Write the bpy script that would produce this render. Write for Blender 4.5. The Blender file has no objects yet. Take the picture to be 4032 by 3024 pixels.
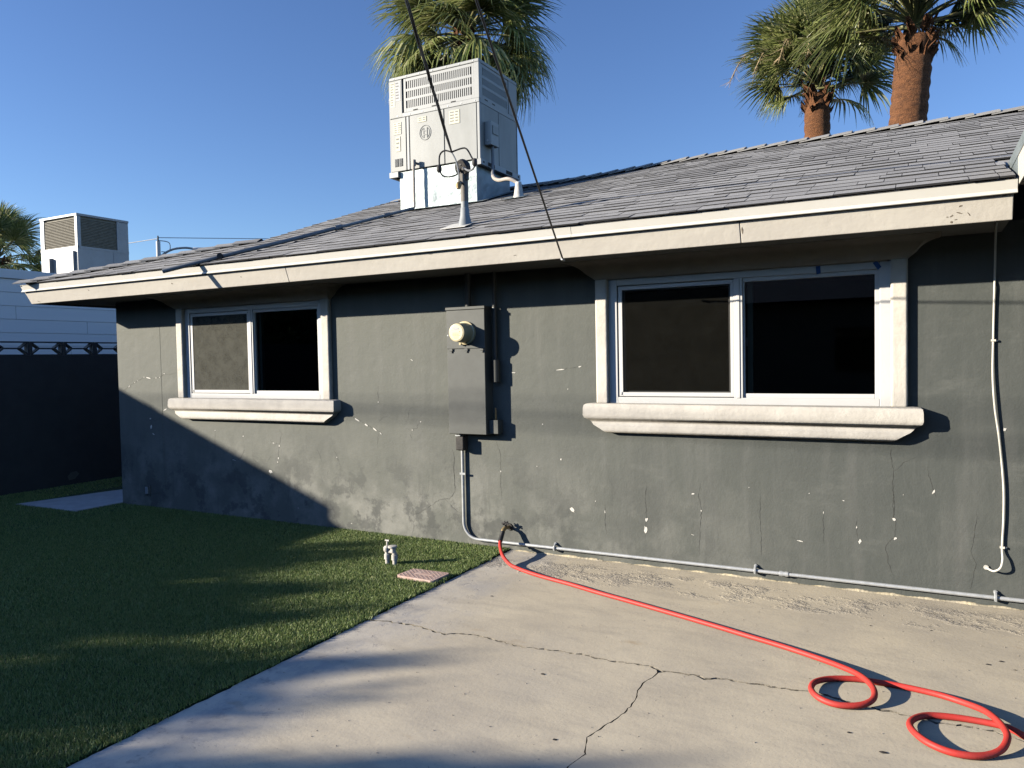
import bpy, bmesh, math, random
import numpy as np
from mathutils import Matrix, Vector
random.seed(7); np.random.seed(7)
R = math.radians
scene = bpy.context.scene
col = scene.collection

# ------------------------------------------------------------------ camera, sky, sun, exposure
cam = bpy.data.cameras.new('camera'); camo = bpy.data.objects.new('camera', cam); col.objects.link(camo)
cr, cu, cb = (0.880777, 0.473161, -0.018718), (0.000113, 0.03932, 0.999227), (0.473531, -0.880098, 0.034578)
camo.matrix_world = Matrix(((cr[0], cu[0], cb[0], 0), (cr[1], cu[1], cb[1], -5.3232), (cr[2], cu[2], cb[2], 1.55), (0, 0, 0, 1)))
cam.sensor_width = 36; cam.lens = 26.6; cam.clip_end = 3000; cam.clip_start = .05
scene.camera = camo
SUN_DIR = Vector((.785, .575, -.28)).normalized()            # the way the light travels
world = bpy.data.worlds.new('World'); scene.world = world; world.use_nodes = True
wn = world.node_tree; wn.nodes.clear()
sky = wn.nodes.new('ShaderNodeTexSky'); sky.sky_type = 'NISHITA'; sky.sun_disc = False
sky.sun_elevation = R(16.1); sky.sun_rotation = R(233.8)
sky.altitude = 600; sky.air_density = 1.0; sky.dust_density = .2; sky.ozone_density = 4
bg = wn.nodes.new('ShaderNodeBackground'); bg.inputs[1].default_value = .108
wo = wn.nodes.new('ShaderNodeOutputWorld')
hs_ = wn.nodes.new('ShaderNodeHueSaturation'); hs_.inputs['Saturation'].default_value = 1.05; hs_.inputs['Hue'].default_value = .51
wn.links.new(sky.outputs[0], hs_.inputs['Color']); wn.links.new(hs_.outputs[0], bg.inputs[0]); wn.links.new(bg.outputs[0], wo.inputs[0])
sl = bpy.data.lights.new('sun', 'SUN'); sl.energy = 5.0; sl.angle = R(.53); sl.color = (1, .905, .76)
so = bpy.data.objects.new('sun', sl); col.objects.link(so)
so.rotation_euler = SUN_DIR.to_track_quat('-Z', 'Y').to_euler(); so.location = (-20, -15, 12)
vs = scene.view_settings; vs.view_transform = 'Standard'; vs.look = 'None'; vs.exposure = .8; vs.gamma = 1; vs.use_curve_mapping = False
scene.render.film_transparent = False
scene.cycles.diffuse_bounces = 0; scene.cycles.max_bounces = 8; scene.cycles.transparent_max_bounces = 12

# ------------------------------------------------------------------ helpers
class MB:
    """collects shapes and links them as ONE mesh object"""
    def __init__(s): s.v = []; s.f = []; s.m = []
    def add(s, vs, fs, mi=0):
        o = len(s.v); s.v += [tuple(p) for p in vs]; s.f += [tuple(o + i for i in f) for f in fs]; s.m += [mi] * len(fs); return s
    def box(s, x0, x1, y0, y1, z0, z1, mi=0):
        v = [(x, y, z) for z in (z0, z1) for y in (y0, y1) for x in (x0, x1)]
        return s.add(v, [(0, 2, 3, 1), (4, 5, 7, 6), (0, 1, 5, 4), (2, 6, 7, 3), (0, 4, 6, 2), (1, 3, 7, 5)], mi)
    def obox(s, c, ax, ay, az, mi=0):
        c = Vector(c); ax, ay, az = Vector(ax), Vector(ay), Vector(az)
        v = [c + ax * i + ay * j + az * k for k in (-1, 1) for j in (-1, 1) for i in (-1, 1)]
        return s.add(v, [(0, 2, 3, 1), (4, 5, 7, 6), (0, 1, 5, 4), (2, 6, 7, 3), (0, 4, 6, 2), (1, 3, 7, 5)], mi)
    def tube(s, pts, r, n=8, mi=0, caps=True):
        pts = [Vector(p) for p in pts]; rs = r if isinstance(r, (list, tuple)) else [r] * len(pts)
        o = len(s.v); up = None
        for i, p in enumerate(pts):
            d = (pts[min(i + 1, len(pts) - 1)] - pts[max(i - 1, 0)]).normalized()
            if up is None:
                up = Vector((0, 0, 1)) if abs(d.z) < .9 else Vector((1, 0, 0))
            a = d.cross(up).normalized(); b = a.cross(d).normalized(); up = b
            for k in range(n):
                t = 2 * math.pi * k / n; s.v.append(tuple(p + (a * math.cos(t) + b * math.sin(t)) * rs[i]))
        for i in range(len(pts) - 1):
            for k in range(n):
                s.f.append((o + i * n + k, o + i * n + (k + 1) % n, o + (i + 1) * n + (k + 1) % n, o + (i + 1) * n + k)); s.m.append(mi)
        if caps:
            s.f.append(tuple(o + k for k in range(n))[::-1]); s.m.append(mi)
            s.f.append(tuple(o + (len(pts) - 1) * n + k for k in range(n))); s.m.append(mi)
        return s
    def cyl(s, p0, p1, r, n=12, mi=0): return s.tube([p0, p1], r, n, mi)
    def prism(s, poly, d, mi=0):
        """poly: list of 3d points (planar), extruded by vector d"""
        n = len(poly); d = Vector(d); v = [Vector(p) for p in poly] + [Vector(p) + d for p in poly]
        return s.add(v, [tuple(range(n))[::-1], tuple(range(n, 2 * n))] + [(i, (i + 1) % n, n + (i + 1) % n, n + i) for i in range(n)], mi)
    def build(s, name, mats, parent=None, smooth=False, bevel=0, seg=2):
        me = bpy.data.meshes.new(name); me.from_pydata(s.v, [], s.f)
        for m in (mats if isinstance(mats, (list, tuple)) else [mats]): me.materials.append(m)
        if any(s.m): me.polygons.foreach_set('material_index', s.m)
        bm = bmesh.new(); bm.from_mesh(me); bmesh.ops.recalc_face_normals(bm, faces=bm.faces); bm.to_mesh(me); bm.free()
        o = bpy.data.objects.new(name, me); col.objects.link(o)
        if parent: adopt(o, parent)
        if smooth:
            me.polygons.foreach_set('use_smooth', [True] * len(me.polygons))
            try: me.set_sharp_from_angle(angle=R(40))
            except Exception: pass
        if bevel:
            b = o.modifiers.new('bevel', 'BEVEL'); b.width = bevel; b.segments = seg; b.limit_method = 'ANGLE'; b.angle_limit = R(35)
        return o
def world_of(o):
    m = o.matrix_basis.copy()
    return world_of(o.parent) @ o.matrix_parent_inverse @ m if o.parent else m
def adopt(o, parent):
    o.parent = parent; o.matrix_parent_inverse = world_of(parent).inverted()
def tag(o, label, cat, group=None, kind=None):
    if label: o['label'] = label
    if cat: o['category'] = cat
    if group: o['group'] = group
    if kind: o['kind'] = kind
    return o
def thing(name, label, cat, loc=(0, 0, 0), group=None):
    o = bpy.data.objects.new(name, None); col.objects.link(o); o.location = loc; o.empty_display_size = .1
    return tag(o, label, cat, group)
def smooth_path(pts, n=6):
    pts = [Vector(p) for p in pts]; out = []
    for i in range(len(pts) - 1):
        p0, p1, p2, p3 = pts[max(i - 1, 0)], pts[i], pts[i + 1], pts[min(i + 2, len(pts) - 1)]
        for k in range(n):
            t = k / n; out.append(.5 * ((2 * p1) + (p2 - p0) * t + (2 * p0 - 5 * p1 + 4 * p2 - p3) * t * t + (3 * p1 - p0 - 3 * p2 + p3) * t ** 3))
    out.append(pts[-1]); return out

# ------------------------------------------------------------------ materials
def nt(name):
    m = bpy.data.materials.new(name); m.use_nodes = True; t = m.node_tree; t.nodes.clear()
    out = t.nodes.new('ShaderNodeOutputMaterial'); b = t.nodes.new('ShaderNodeBsdfPrincipled'); t.links.new(b.outputs[0], out.inputs[0])
    return m, t, b
def N(t, ty, **k):
    n = t.nodes.new(ty)
    for a, v in k.items():
        if a.startswith('i_'): n.inputs[int(a[2:])].default_value = v
        else: setattr(n, a, v)
    return n
def noise(t, co, scale, detail=5, rough=.6, mapping=None):
    if mapping:
        mp = N(t, 'ShaderNodeMapping'); mp.inputs['Scale'].default_value = mapping; t.links.new(co, mp.inputs[0]); co = mp.outputs[0]
    n = N(t, 'ShaderNodeTexNoise'); n.inputs['Scale'].default_value = scale; n.inputs['Detail'].default_value = detail; n.inputs['Roughness'].default_value = rough
    t.links.new(co, n.inputs['Vector']); return n.outputs['Fac']
def ramp(t, fac, a, b, lo=0., hi=1.):
    n = N(t, 'ShaderNodeMapRange'); n.inputs[1].default_value = a; n.inputs[2].default_value = b; n.inputs[3].default_value = lo; n.inputs[4].default_value = hi
    n.interpolation_type = 'SMOOTHSTEP'; t.links.new(fac, n.inputs[0]); return n.outputs[0]
def mix(t, fac, a, b, mode='MIX'):
    n = N(t, 'ShaderNodeMix', data_type='RGBA', blend_type=mode)
    if isinstance(fac, (int, float)): n.inputs[0].default_value = fac
    else: t.links.new(fac, n.inputs[0])
    for v, i in ((a, 6), (b, 7)):
        if isinstance(v, (tuple, list)): n.inputs[i].default_value = (*v[:3], 1)
        else: t.links.new(v, n.inputs[i])
    return n.outputs[2]
def math_(t, op, a, b=0.):
    n = N(t, 'ShaderNodeMath', operation=op)
    for v, i in ((a, 0), (b, 1)):
        if isinstance(v, (int, float)): n.inputs[i].default_value = v
        else: t.links.new(v, n.inputs[i])
    return n.outputs[0]
def bump(t, b, h, strength=.3, dist=.01):
    n = N(t, 'ShaderNodeBump'); n.inputs['Strength'].default_value = strength; n.inputs['Distance'].default_value = dist
    t.links.new(h, n.inputs['Height']); t.links.new(n.outputs[0], b.inputs['Normal'])
def coord(t): return N(t, 'ShaderNodeTexCoord').outputs['Object']
def surf(name, c1, c2, scale=8, rough=.6, metal=0., bs=0., bscale=60, bdist=.004, spec=.5, detail=6, mapping=None):
    m, t, b = nt(name); co = coord(t)
    f = noise(t, co, scale, detail, .62, mapping); c = mix(t, ramp(t, f, .3, .7), c1, c2); t.links.new(c, b.inputs['Base Color'])
    b.inputs['Roughness'].default_value = rough; b.inputs['Metallic'].default_value = metal; b.inputs['Specular IOR Level'].default_value = spec
    if bs: bump(t, b, noise(t, co, bscale, 4, .6), bs, bdist)
    return m
M = {}
M['white_paint'] = surf('cream_painted_wood', (.68, .64, .56), (.61, .57, .50), 3, .55, bs=.5, bscale=14, bdist=.006, mapping=(.35, 1, 2))
M['white_metal'] = surf('white_drip_metal', (.72, .70, .64), (.69, .67, .60), 5, .4)
M['trim'] = surf('cream_stucco_trim', (.72, .68, .60), (.60, .565, .50), 6, .75, bs=.6, bscale=28, bdist=.006)
M['vinyl'] = surf('white_vinyl', (.74, .74, .72), (.71, .71, .69), 4, .35)
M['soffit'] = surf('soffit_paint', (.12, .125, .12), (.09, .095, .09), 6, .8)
M['interior'] = surf('unlit_room_dark', (.035, .035, .035), (.025, .025, .025), 2, .9)  # darkness of the unlit room put into its wall colour
M['curtain'] = surf('grey_blind_cloth', (.30, .30, .27), (.20, .20, .18), 30, .95, mapping=(1, 1, 5), bs=.4, bscale=40)
M['cabinet'] = surf('grey_painted_steel', (.108, .115, .106), (.092, .098, .09), 9, .55, bs=.1, bscale=120, bdist=.001)
M['black'] = surf('black_rubber', (.012, .012, .013), (.02, .02, .02), 20, .55)
M['black_plastic'] = surf('weathered_black_plastic', (.015, .014, .014), (.05, .045, .04), 20, .6, bs=.4, bscale=60)
M['galv'] = surf('galvanised_conduit', (.55, .57, .58), (.44, .46, .47), 25, .45, metal=.3, bs=.05, bscale=60)
M['galv_sheet'] = surf('galvanised_sheet', (.38, .43, .43), (.28, .325, .325), 4, .45, metal=.5, bs=.55, bscale=2.2, bdist=.05)
M['grey_mast'] = surf('grey_painted_mast', (.34, .36, .37), (.27, .29, .30), 12, .6)
M['rust_mast'] = surf('weathered_mast_pipe', (.24, .22, .19), (.16, .15, .13), 18, .7)
M['grey_pvc'] = surf('grey_pvc_pipe', (.24, .25, .26), (.19, .20, .21), 12, .55)
M['tan_pvc'] = surf('tan_weathered_pvc', (.50, .44, .38), (.40, .35, .30), 14, .6)
M['white_pvc'] = surf('white_pvc_dusty', (.70, .68, .62), (.50, .47, .42), 40, .6, bs=.3)
M['cable_white'] = surf('cream_cable', (.80, .77, .68), (.74, .70, .60), 20, .5)
M['ac_paint'] = surf('ac_cabinet_paint', (.36, .37, .355), (.265, .275, .26), 2.5, .45, mapping=(1, 1, .35))
M['ac_frame'] = surf('ac_frame_paint', (.40, .41, .40), (.37, .38, .37), 3, .42)
M['dark_gap'] = surf('coil_and_gap_dark', (.012, .012, .012), (.025, .024, .022), 60, .8)  # coil dark; slots and holes have their inner shade put into this colour
M['sticker'] = surf('faded_sticker', (.74, .70, .52), (.66, .63, .50), 12, .6)
M['sticker_grey'] = surf('grey_sticker', (.52, .53, .53), (.46, .47, .48), 12, .6)
M['ink'] = surf('faded_print', (.20, .20, .19), (.30, .29, .26), 60, .7)
M['meter_glass'] = surf('yellowed_meter_cover', (.78, .68, .44), (.70, .60, .36), 6, .25)
M['meter_face'] = surf('meter_dial', (.86, .80, .58), (.84, .76, .52), 6, .3)
M['brass'] = surf('dull_brass', (.35, .26, .12), (.22, .16, .08), 30, .5, metal=.6)
M['pink_lid'] = surf('faded_pink_lid', (.60, .40, .33), (.68, .52, .45), 26, .8, bs=.4, bscale=70)
M['tape'] = surf('blue_masking_tape', (.01, .07, .28), (.012, .09, .32), 20, .7)
M['fence'] = surf('dark_slate_paint_block', (.04, .046, .05), (.032, .038, .042), 5, .85, bs=.5, bscale=50)
M['fence_edge'] = surf('bare_block', (.40, .36, .30), (.32, .29, .24), 20, .9)
M['siding'] = surf('white_siding', (.84, .82, .80), (.80, .78, .77), 2, .7, bs=.15, bscale=30, mapping=(1, .2, 3))
M['nb_metal'] = surf('neighbour_ac_metal', (.42, .43, .44), (.36, .37, .38), 3, .45, metal=.15)
M['coil'] = surf('dusty_coil_fins', (.27, .25, .20), (.20, .18, .14), 14, .8)
M['street_metal'] = surf('painted_pole_steel', (.55, .56, .56), (.50, .50, .50), 3, .5)
M['wood_pole'] = surf('brown_utility_wood', (.16, .11, .075), (.11, .08, .055), 8, .85, mapping=(6, 6, .4))
M['dirt'] = surf('desert_dirt', (.34, .28, .22), (.26, .21, .16), 3, .95, bs=.4, bscale=20)
M['leaf'] = surf('hedge_leaf', (.05, .09, .03), (.08, .12, .04), 20, .6)
M['bark'] = surf('tree_bark', (.14, .10, .075), (.09, .07, .05), 20, .9, bs=.6)
M['turf_base'] = surf('turf_backing', (.05, .085, .03), (.035, .06, .022), 40, .95)
M['cut_asphalt'] = surf('cut_asphalt_edge', (.03, .03, .032), (.02, .02, .022), 60, .9)
M['seal'] = surf('yellowed_sealant', (.66, .57, .38), (.50, .45, .35), 9, .8, bs=.7, bscale=60)

# stucco: chalky faded dark grey paint, more faded and water-stained towards the lawn side
def stucco():
    m, t, b = nt('faded_grey_stucco'); co = coord(t); sx = N(t, 'ShaderNodeSeparateXYZ'); t.links.new(co, sx.inputs[0])
    fade = ramp(t, math_(t, 'ADD', sx.outputs[0], math_(t, 'MULTIPLY', noise(t, co, 1.1, 3), 1.6)), -3.2, .9, 1, 0)
    c = mix(t, fade, (.090, .099, .092), (.158, .166, .145))
    low = ramp(t, sx.outputs[2], .15, 1.05, 1, 0)
    chalk = math_(t, 'MULTIPLY', ramp(t, noise(t, co, 2.3, 8, .68), .42, .66), math_(t, 'MULTIPLY', low, math_(t, 'ADD', math_(t, 'MULTIPLY', fade, .75), .12)))
    c = mix(t, math_(t, 'MULTIPLY', chalk, .85), c, (.32, .32, .285))
    damp = math_(t, 'MULTIPLY', ramp(t, noise(t, co, 3.1, 9, .72), .505, .575), math_(t, 'MULTIPLY', low, fade))
    c = mix(t, math_(t, 'MULTIPLY', damp, .7), c, (.085, .09, .085))
    run = math_(t, 'MULTIPLY', ramp(t, noise(t, co, 4.5, 7, .65, (1.6, 1, .22)), .56, .66), ramp(t, sx.outputs[2], .1, 1.1, 1, .15))
    c = mix(t, math_(t, 'MULTIPLY', run, .35), c, (.075, .08, .076))
    blot = math_(t, 'MULTIPLY', ramp(t, noise(t, co, 1.5, 7, .62), .50, .62), ramp(t, sx.outputs[2], .3, 1.9, 1, .35))
    c = mix(t, math_(t, 'MULTIPLY', blot, .22), c, (.085, .09, .085))
    streak = ramp(t, noise(t, co, 7, 5, .6, (1, 1, .09)), .45, .75)
    c = mix(t, math_(t, 'MULTIPLY', streak, .20), c, (.24, .24, .225))
    smear = ramp(t, noise(t, co, 5, 8, .7, (.5, 1, 1.3)), .5, .8)
    c = mix(t, math_(t, 'MULTIPLY', smear, .42), c, (.215, .22, .20))
    fine = ramp(t, noise(t, co, 90, 3, .6), .35, .75)
    c = mix(t, math_(t, 'MULTIPLY', fine, .10), c, (.06, .062, .062))
    t.links.new(c, b.inputs['Base Color']); b.inputs['Roughness'].default_value = .72; b.inputs['Specular IOR Level'].default_value = .3
    h = math_(t, 'ADD', math_(t, 'MULTIPLY', noise(t, co, 9, 6, .6), 1.0), math_(t, 'MULTIPLY', noise(t, co, 70, 4, .65), .22))
    bump(t, b, h, .42, .012); return m
M['stucco'] = stucco()
def concrete():
    m, t, b = nt('worn_concrete'); co = coord(t); sx = N(t, 'ShaderNodeSeparateXYZ'); t.links.new(co, sx.inputs[0])
    c = mix(t, ramp(t, noise(t, co, 1.3, 7, .6), .3, .7), (.74, .65, .48), (.62, .545, .41))
    c = mix(t, math_(t, 'MULTIPLY', ramp(t, noise(t, co, 5, 8, .7, (1.0, 2.2, 1)), .45, .72), .4), c, (.50, .445, .355))
    edge = ramp(t, math_(t, 'ADD', sx.outputs[0], math_(t, 'MULTIPLY', noise(t, co, 3, 6, .7), .9)), -2.45, -1.75, 1, 0)
    c = mix(t, math_(t, 'MULTIPLY', edge, .5), c, (.68, .65, .60))
    flake = ramp(t, noise(t, co, 9, 9, .75), .56, .62)
    c = mix(t, math_(t, 'MULTIPLY', math_(t, 'MULTIPLY', flake, edge), .6), c, (.36, .34, .33))
    smud = ramp(t, noise(t, co, 2.2, 9, .68, (.8, 2.4, 1)), .48, .68)
    c = mix(t, math_(t, 'MULTIPLY', smud, .38), c, (.45, .40, .32))
    worn = ramp(t, noise(t, co, .75, 5, .6), .45, .62)
    c = mix(t, math_(t, 'MULTIPLY', worn, .25), c, (.43, .40, .35))
    blue = math_(t, 'MULTIPLY', edge, ramp(t, noise(t, co, 4.5, 8, .7, (1, .6, 1)), .46, .60))
    c = mix(t, math_(t, 'MULTIPLY', blue, .55), c, (.37, .365, .37))
    pit = ramp(t, noise(t, co, 28, 6, .75), .66, .70)
    c = mix(t, math_(t, 'MULTIPLY', pit, .4), c, (.27, .245, .21))
    rust = math_(t, 'MULTIPLY', ramp(t, noise(t, co, 2.4, 4, .55, (1, 1.6, 1)), .66, .76), .45)
    c = mix(t, rust, c, (.42, .29, .15))
    speck = ramp(t, noise(t, co, 110, 3, .6), .60, .72)
    c = mix(t, math_(t, 'MULTIPLY', speck, .5), c, (.20, .185, .165))
    # spalled strip near the house wall
    cell = N(t, 'ShaderNodeTexVoronoi'); cell.inputs['Scale'].default_value = 55; t.links.new(co, cell.inputs['Vector'])
    band = math_(t, 'MULTIPLY', ramp(t, sx.outputs[1], -.62, -.50), ramp(t, sx.outputs[1], -.10, -.24))
    zone = math_(t, 'MULTIPLY', band, ramp(t, noise(t, co, 2.0, 6, .7, (1, 1.5, 1)), .47, .58))
    c = mix(t, math_(t, 'MULTIPLY', zone, .45), c, (.33, .305, .275))
    t.links.new(c, b.inputs['Base Color']); b.inputs['Roughness'].default_value = .8; b.inputs['Specular IOR Level'].default_value = .3
    h = math_(t, 'ADD', math_(t, 'MULTIPLY', noise(t, co, 45, 6, .7), .25), math_(t, 'MULTIPLY', math_(t, 'MULTIPLY', math_(t, 'ADD', math_(t, 'MULTIPLY', cell.outputs['Distance'], .35), noise(t, co, 42, 8, .8)), zone), 1.5))
    h = math_(t, 'ADD', h, math_(t, 'MULTIPLY', math_(t, 'MULTIPLY', flake, edge), -.25))
    h = math_(t, 'ADD', h, math_(t, 'MULTIPLY', noise(t, co, 4, 4, .6), .5))
    h = math_(t, 'ADD', h, math_(t, 'MULTIPLY', pit, -.35))
    bump(t, b, h, .6, .008); return m
M['concrete'] = concrete()
def shingle(name, src):
    m, t, b = nt(name); co = N(t, 'ShaderNodeNewGeometry').outputs['Position']
    if src == 'obj': r = N(t, 'ShaderNodeObjectInfo').outputs['Random']
    else: r = N(t, 'ShaderNodeNewGeometry').outputs['Random Per Island']
    c = mix(t, r, (.33, .322, .305), (.45, .44, .415))
    c = mix(t, math_(t, 'MULTIPLY', ramp(t, noise(t, co, 260, 2, .5), .4, .7), .45), c, (.10, .10, .10))
    c = mix(t, math_(t, 'MULTIPLY', ramp(t, noise(t, co, 1.3, 5, .6), .45, .75), .35), c, (.17, .165, .165))
    t.links.new(c, b.inputs['Base Color']); b.inputs['Roughness'].default_value = .9; b.inputs['Specular IOR Level'].default_value = .25
    bump(t, b, noise(t, co, 220, 3, .6), .5, .004); return m
M['shingle_obj'] = shingle('asphalt_shingle_granules', 'obj'); M['shingle_mass'] = shingle('asphalt_shingle_granules_far', 'island')
def glass(name, tint=.9):
    m, t, b = nt(name); t.nodes.remove(b); out = [n for n in t.nodes if n.type == 'OUTPUT_MATERIAL'][0]
    tr = N(t, 'ShaderNodeBsdfTransparent'); tr.inputs[0].default_value = (tint * .9, tint * .95, tint * .92, 1); gl = N(t, 'ShaderNodeBsdfGlossy'); gl.inputs['Roughness'].default_value = .01
    fr = N(t, 'ShaderNodeFresnel'); fr.inputs[0].default_value = 1.5; mx = N(t, 'ShaderNodeMixShader')
    t.links.new(fr.outputs[0], mx.inputs[0]); t.links.new(tr.outputs[0], mx.inputs[1]); t.links.new(gl.outputs[0], mx.inputs[2]); t.links.new(mx.outputs[0], out.inputs[0]); return m
M['glass'] = glass('window_glass', .5)
def screen(name, c, cover):
    m, t, b = nt(name); co = coord(t); out = [n for n in t.nodes if n.type == 'OUTPUT_MATERIAL'][0]
    f = noise(t, co, 160, 3, .7, (1, 1, 2.5)); f2 = noise(t, co, 9, 6, .65)
    t.links.new(mix(t, ramp(t, math_(t, 'ADD', math_(t, 'MULTIPLY', f, .6), math_(t, 'MULTIPLY', f2, .4)), .38, .62), tuple(x * .55 for x in c), c), b.inputs['Base Color']); b.inputs['Roughness'].default_value = .9; b.inputs['Specular IOR Level'].default_value = .05
    tr = N(t, 'ShaderNodeBsdfTransparent'); mx = N(t, 'ShaderNodeMixShader'); mx.inputs[0].default_value = cover
    t.links.new(tr.outputs[0], mx.inputs[1]); t.links.new(b.outputs[0], mx.inputs[2]); t.links.new(mx.outputs[0], out.inputs[0]); return m
M['screen_light'] = screen('pale_insect_screen', (.135, .135, .115), .8)  # paler screen, lawn side window
M['screen_dark'] = screen('dark_insect_screen', (.012, .012, .010), .7)  # much darker screen, patio side window
def plant(name, c1, c2, c3, trans=.25, rough=.45, scale=1.2):
    m, t, b = nt(name); out = [n for n in t.nodes if n.type == 'OUTPUT_MATERIAL'][0]
    g = N(t, 'ShaderNodeNewGeometry'); r = g.outputs['Random Per Island']
    c = mix(t, ramp(t, r, 0, .6), c1, c2); c = mix(t, ramp(t, r, .75, 1), c, c3)
    t.links.new(c, b.inputs['Base Color']); b.inputs['Roughness'].default_value = rough; b.inputs['Specular IOR Level'].default_value = .4
    tl = N(t, 'ShaderNodeBsdfTranslucent'); t.links.new(c, tl.inputs[0]); mx = N(t, 'ShaderNodeMixShader'); mx.inputs[0].default_value = trans
    t.links.new(b.outputs[0], mx.inputs[1]); t.links.new(tl.outputs[0], mx.inputs[2]); t.links.new(mx.outputs[0], out.inputs[0]); return m
M['turf'] = plant('artificial_turf_blade', (.10, .18, .045), (.27, .36, .11), (.46, .48, .22), .15, .5)
M['frond'] = plant('fan_palm_leaf', (.15, .205, .055), (.31, .345, .12), (.55, .53, .28), .3, .28)  # palest tone puts glossy sun highlights into the leaf colour
M['petiole'] = surf('palm_petiole', (.17, .19, .06), (.22, .20, .09), 8, .5)
M['dry'] = surf('dry_palm_flower', (.50, .38, .22), (.40, .29, .16), 20, .8)
def trunk_mat():
    m, t, b = nt('palm_trunk_fibre'); co = coord(t)
    c = mix(t, ramp(t, noise(t, co, 9, 6, .7, (1, 1, 2.6)), .3, .7), (.26, .108, .042), (.11, .046, .02))
    c = mix(t, math_(t, 'MULTIPLY', ramp(t, noise(t, co, 26, 5, .7), .55, .72), .5), c, (.36, .18, .08))
    t.links.new(c, b.inputs['Base Color']); b.inputs['Roughness'].default_value = .9
    bump(t, b, noise(t, co, 20, 6, .75, (1, 1, 2)), 1.0, .05); return m
M['trunk'] = trunk_mat()
def hose_mat():
    m, t, b = nt('red_rubber_hose'); co = coord(t)
    t.links.new(mix(t, ramp(t, noise(t, co, 6, 6, .7), .35, .75), (.60, .045, .035), (.48, .06, .05)), b.inputs['Base Color']); b.inputs['Roughness'].default_value = .55; bump(t, b, noise(t, co, 35, 5, .7), .25, .004); return m
M['hose'] = hose_mat()

M['crack_side'] = surf('dirty_crack_face', (.09, .08, .065), (.30, .27, .22), 60, .95)
M['shaded_pipe'] = surf('shade_dark_pipe', (.05, .054, .05), (.04, .043, .04), 9, .6)  # shade of eave and cabinet put into the pipe colour
CR= [[[-7.794,1.267],[-7.73,1.273],[-7.665,1.298],[-7.617,1.324],[-7.568,1.349],[-7.489,1.374],[-7.395,1.413],[-7.274,1.406],[-7.184,1.406],[-7.109,1.417],[-7.048,1.451],[-6.975,1.446],[-6.866,1.459]],[[-7.568,1.349],[-7.582,1.379],[-7.568,1.409]],[[-7.722,1.273],[-7.741,1.217]],[[-7.009,1.081],[-7.099,1.051],[-7.132,0.981],[-7.224,0.95],[-7.298,0.968],[-7.287,0.898],[-7.398,0.802]],[[-7.291,0.809],[-7.247,0.8],[-7.204,0.758]],[[-4.578,1.093],[-4.494,1.037],[-4.39,0.998],[-4.308,0.958],[-4.207,0.92],[-4.163,0.889]],[[-4.204,1.335],[-4.211,1.254],[-4.206,1.157]],[[-4.218,0.904],[-4.231,0.813],[-4.228,0.764]],[[-4.102,1.053],[-4.163,1.044],[-4.204,1.01]],[[-3.833,1.138],[-3.878,1.121],[-3.888,1.049],[-3.915,1.009]],[[-3.76,1.013],[-3.799,0.988],[-3.794,0.964],[-3.849,0.942],[-3.916,0.956]],[[-3.858,0.939],[-3.869,0.899],[-3.851,0.851]],[[-6.299,0.877],[-6.302,0.811],[-6.311,0.727],[-6.311,0.605]],[[-5.897,0.888],[-5.906,0.806],[-5.898,0.751]],[[-5.414,0.902],[-5.379,0.868],[-5.412,0.769],[-5.435,0.662],[-5.444,0.573]],[[-5.539,0.8],[-5.491,0.77],[-5.412,0.769]],[[-5.891,0.733],[-5.894,0.678],[-5.935,0.622],[-5.988,0.582],[-6.079,0.587]],[[-5.779,0.701],[-5.777,0.611],[-5.709,0.559],[-5.717,0.505]],[[-5.533,0.64],[-5.585,0.575],[-5.609,0.591]],[[-4.942,0.744],[-4.911,0.685],[-4.884,0.609]],[[-4.742,0.744],[-4.7,0.678],[-4.651,0.545]],[[-5.138,0.71],[-5.163,0.674]],[[-4.815,0.553],[-4.829,0.467]],[[-3.895,-0.016],[-3.857,0.092],[-3.852,0.156]],[[-3.422,0.751],[-3.434,0.642],[-3.426,0.441],[-3.486,0.375],[-3.579,0.36],[-3.733,0.262],[-3.87,0.195]],[[-3.524,0.365],[-3.434,0.286],[-3.362,0.26]],[[-1.364,0.642],[-1.377,0.555],[-1.359,0.446],[-1.37,0.31],[-1.378,0.111]],[[-0.955,0.596],[-0.959,0.43],[-0.951,0.3],[-0.952,0.158]],[[-0.553,0.515],[-0.556,0.418],[-0.552,0.287]],[[-0.353,0.481],[-0.355,0.369],[-0.335,0.315]],[[-0.141,0.717],[-0.146,0.608],[-0.141,0.499],[-0.125,0.467],[-0.137,0.367],[-0.186,0.307],[-0.176,0.22],[-0.142,0.125]],[[0.068,0.73],[0.077,0.677],[0.093,0.641]],[[-0.762,0.307],[-0.713,0.294],[-0.664,0.282]],[[-1.451,0.271],[-1.426,0.264],[-1.399,0.258]],[[0.309,0.557],[0.296,0.43],[0.278,0.323],[0.305,0.252],[0.288,0.156],[0.274,0.09]],[[-3.444,0.801],[-3.424,0.74],[-3.433,0.647],[-3.426,0.524],[-3.426,0.447]],[[-3.019,0.863],[-2.989,0.79],[-2.978,0.76],[-2.985,0.7],[-2.981,0.611],[-2.987,0.521],[-2.981,0.401]],[[-2.498,1.447],[-2.42,1.454],[-2.358,1.465],[-2.297,1.47],[-2.244,1.477]],[[-2.871,1.432],[-2.821,1.431]],[[-3.314,0.192],[-3.262,0.136],[-3.237,0.092]],[[-1.754,0.618],[-1.775,0.515],[-1.763,0.414],[-1.771,0.286],[-1.775,0.196]],[[-2.162,0.461],[-2.167,0.408]],[[-2.086,0.44],[-2.088,0.296],[-2.079,0.205]],[[-2.367,0.566],[-2.353,0.541]],[[-0.15,0.959],[-0.159,0.891],[-0.141,0.783],[-0.147,0.701],[-0.135,0.579],[-0.141,0.497]],[[-0.141,0.783],[-0.08,0.847],[-0.009,0.891]],[[0.047,0.833],[0.061,0.754],[0.084,0.662]]]
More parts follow.
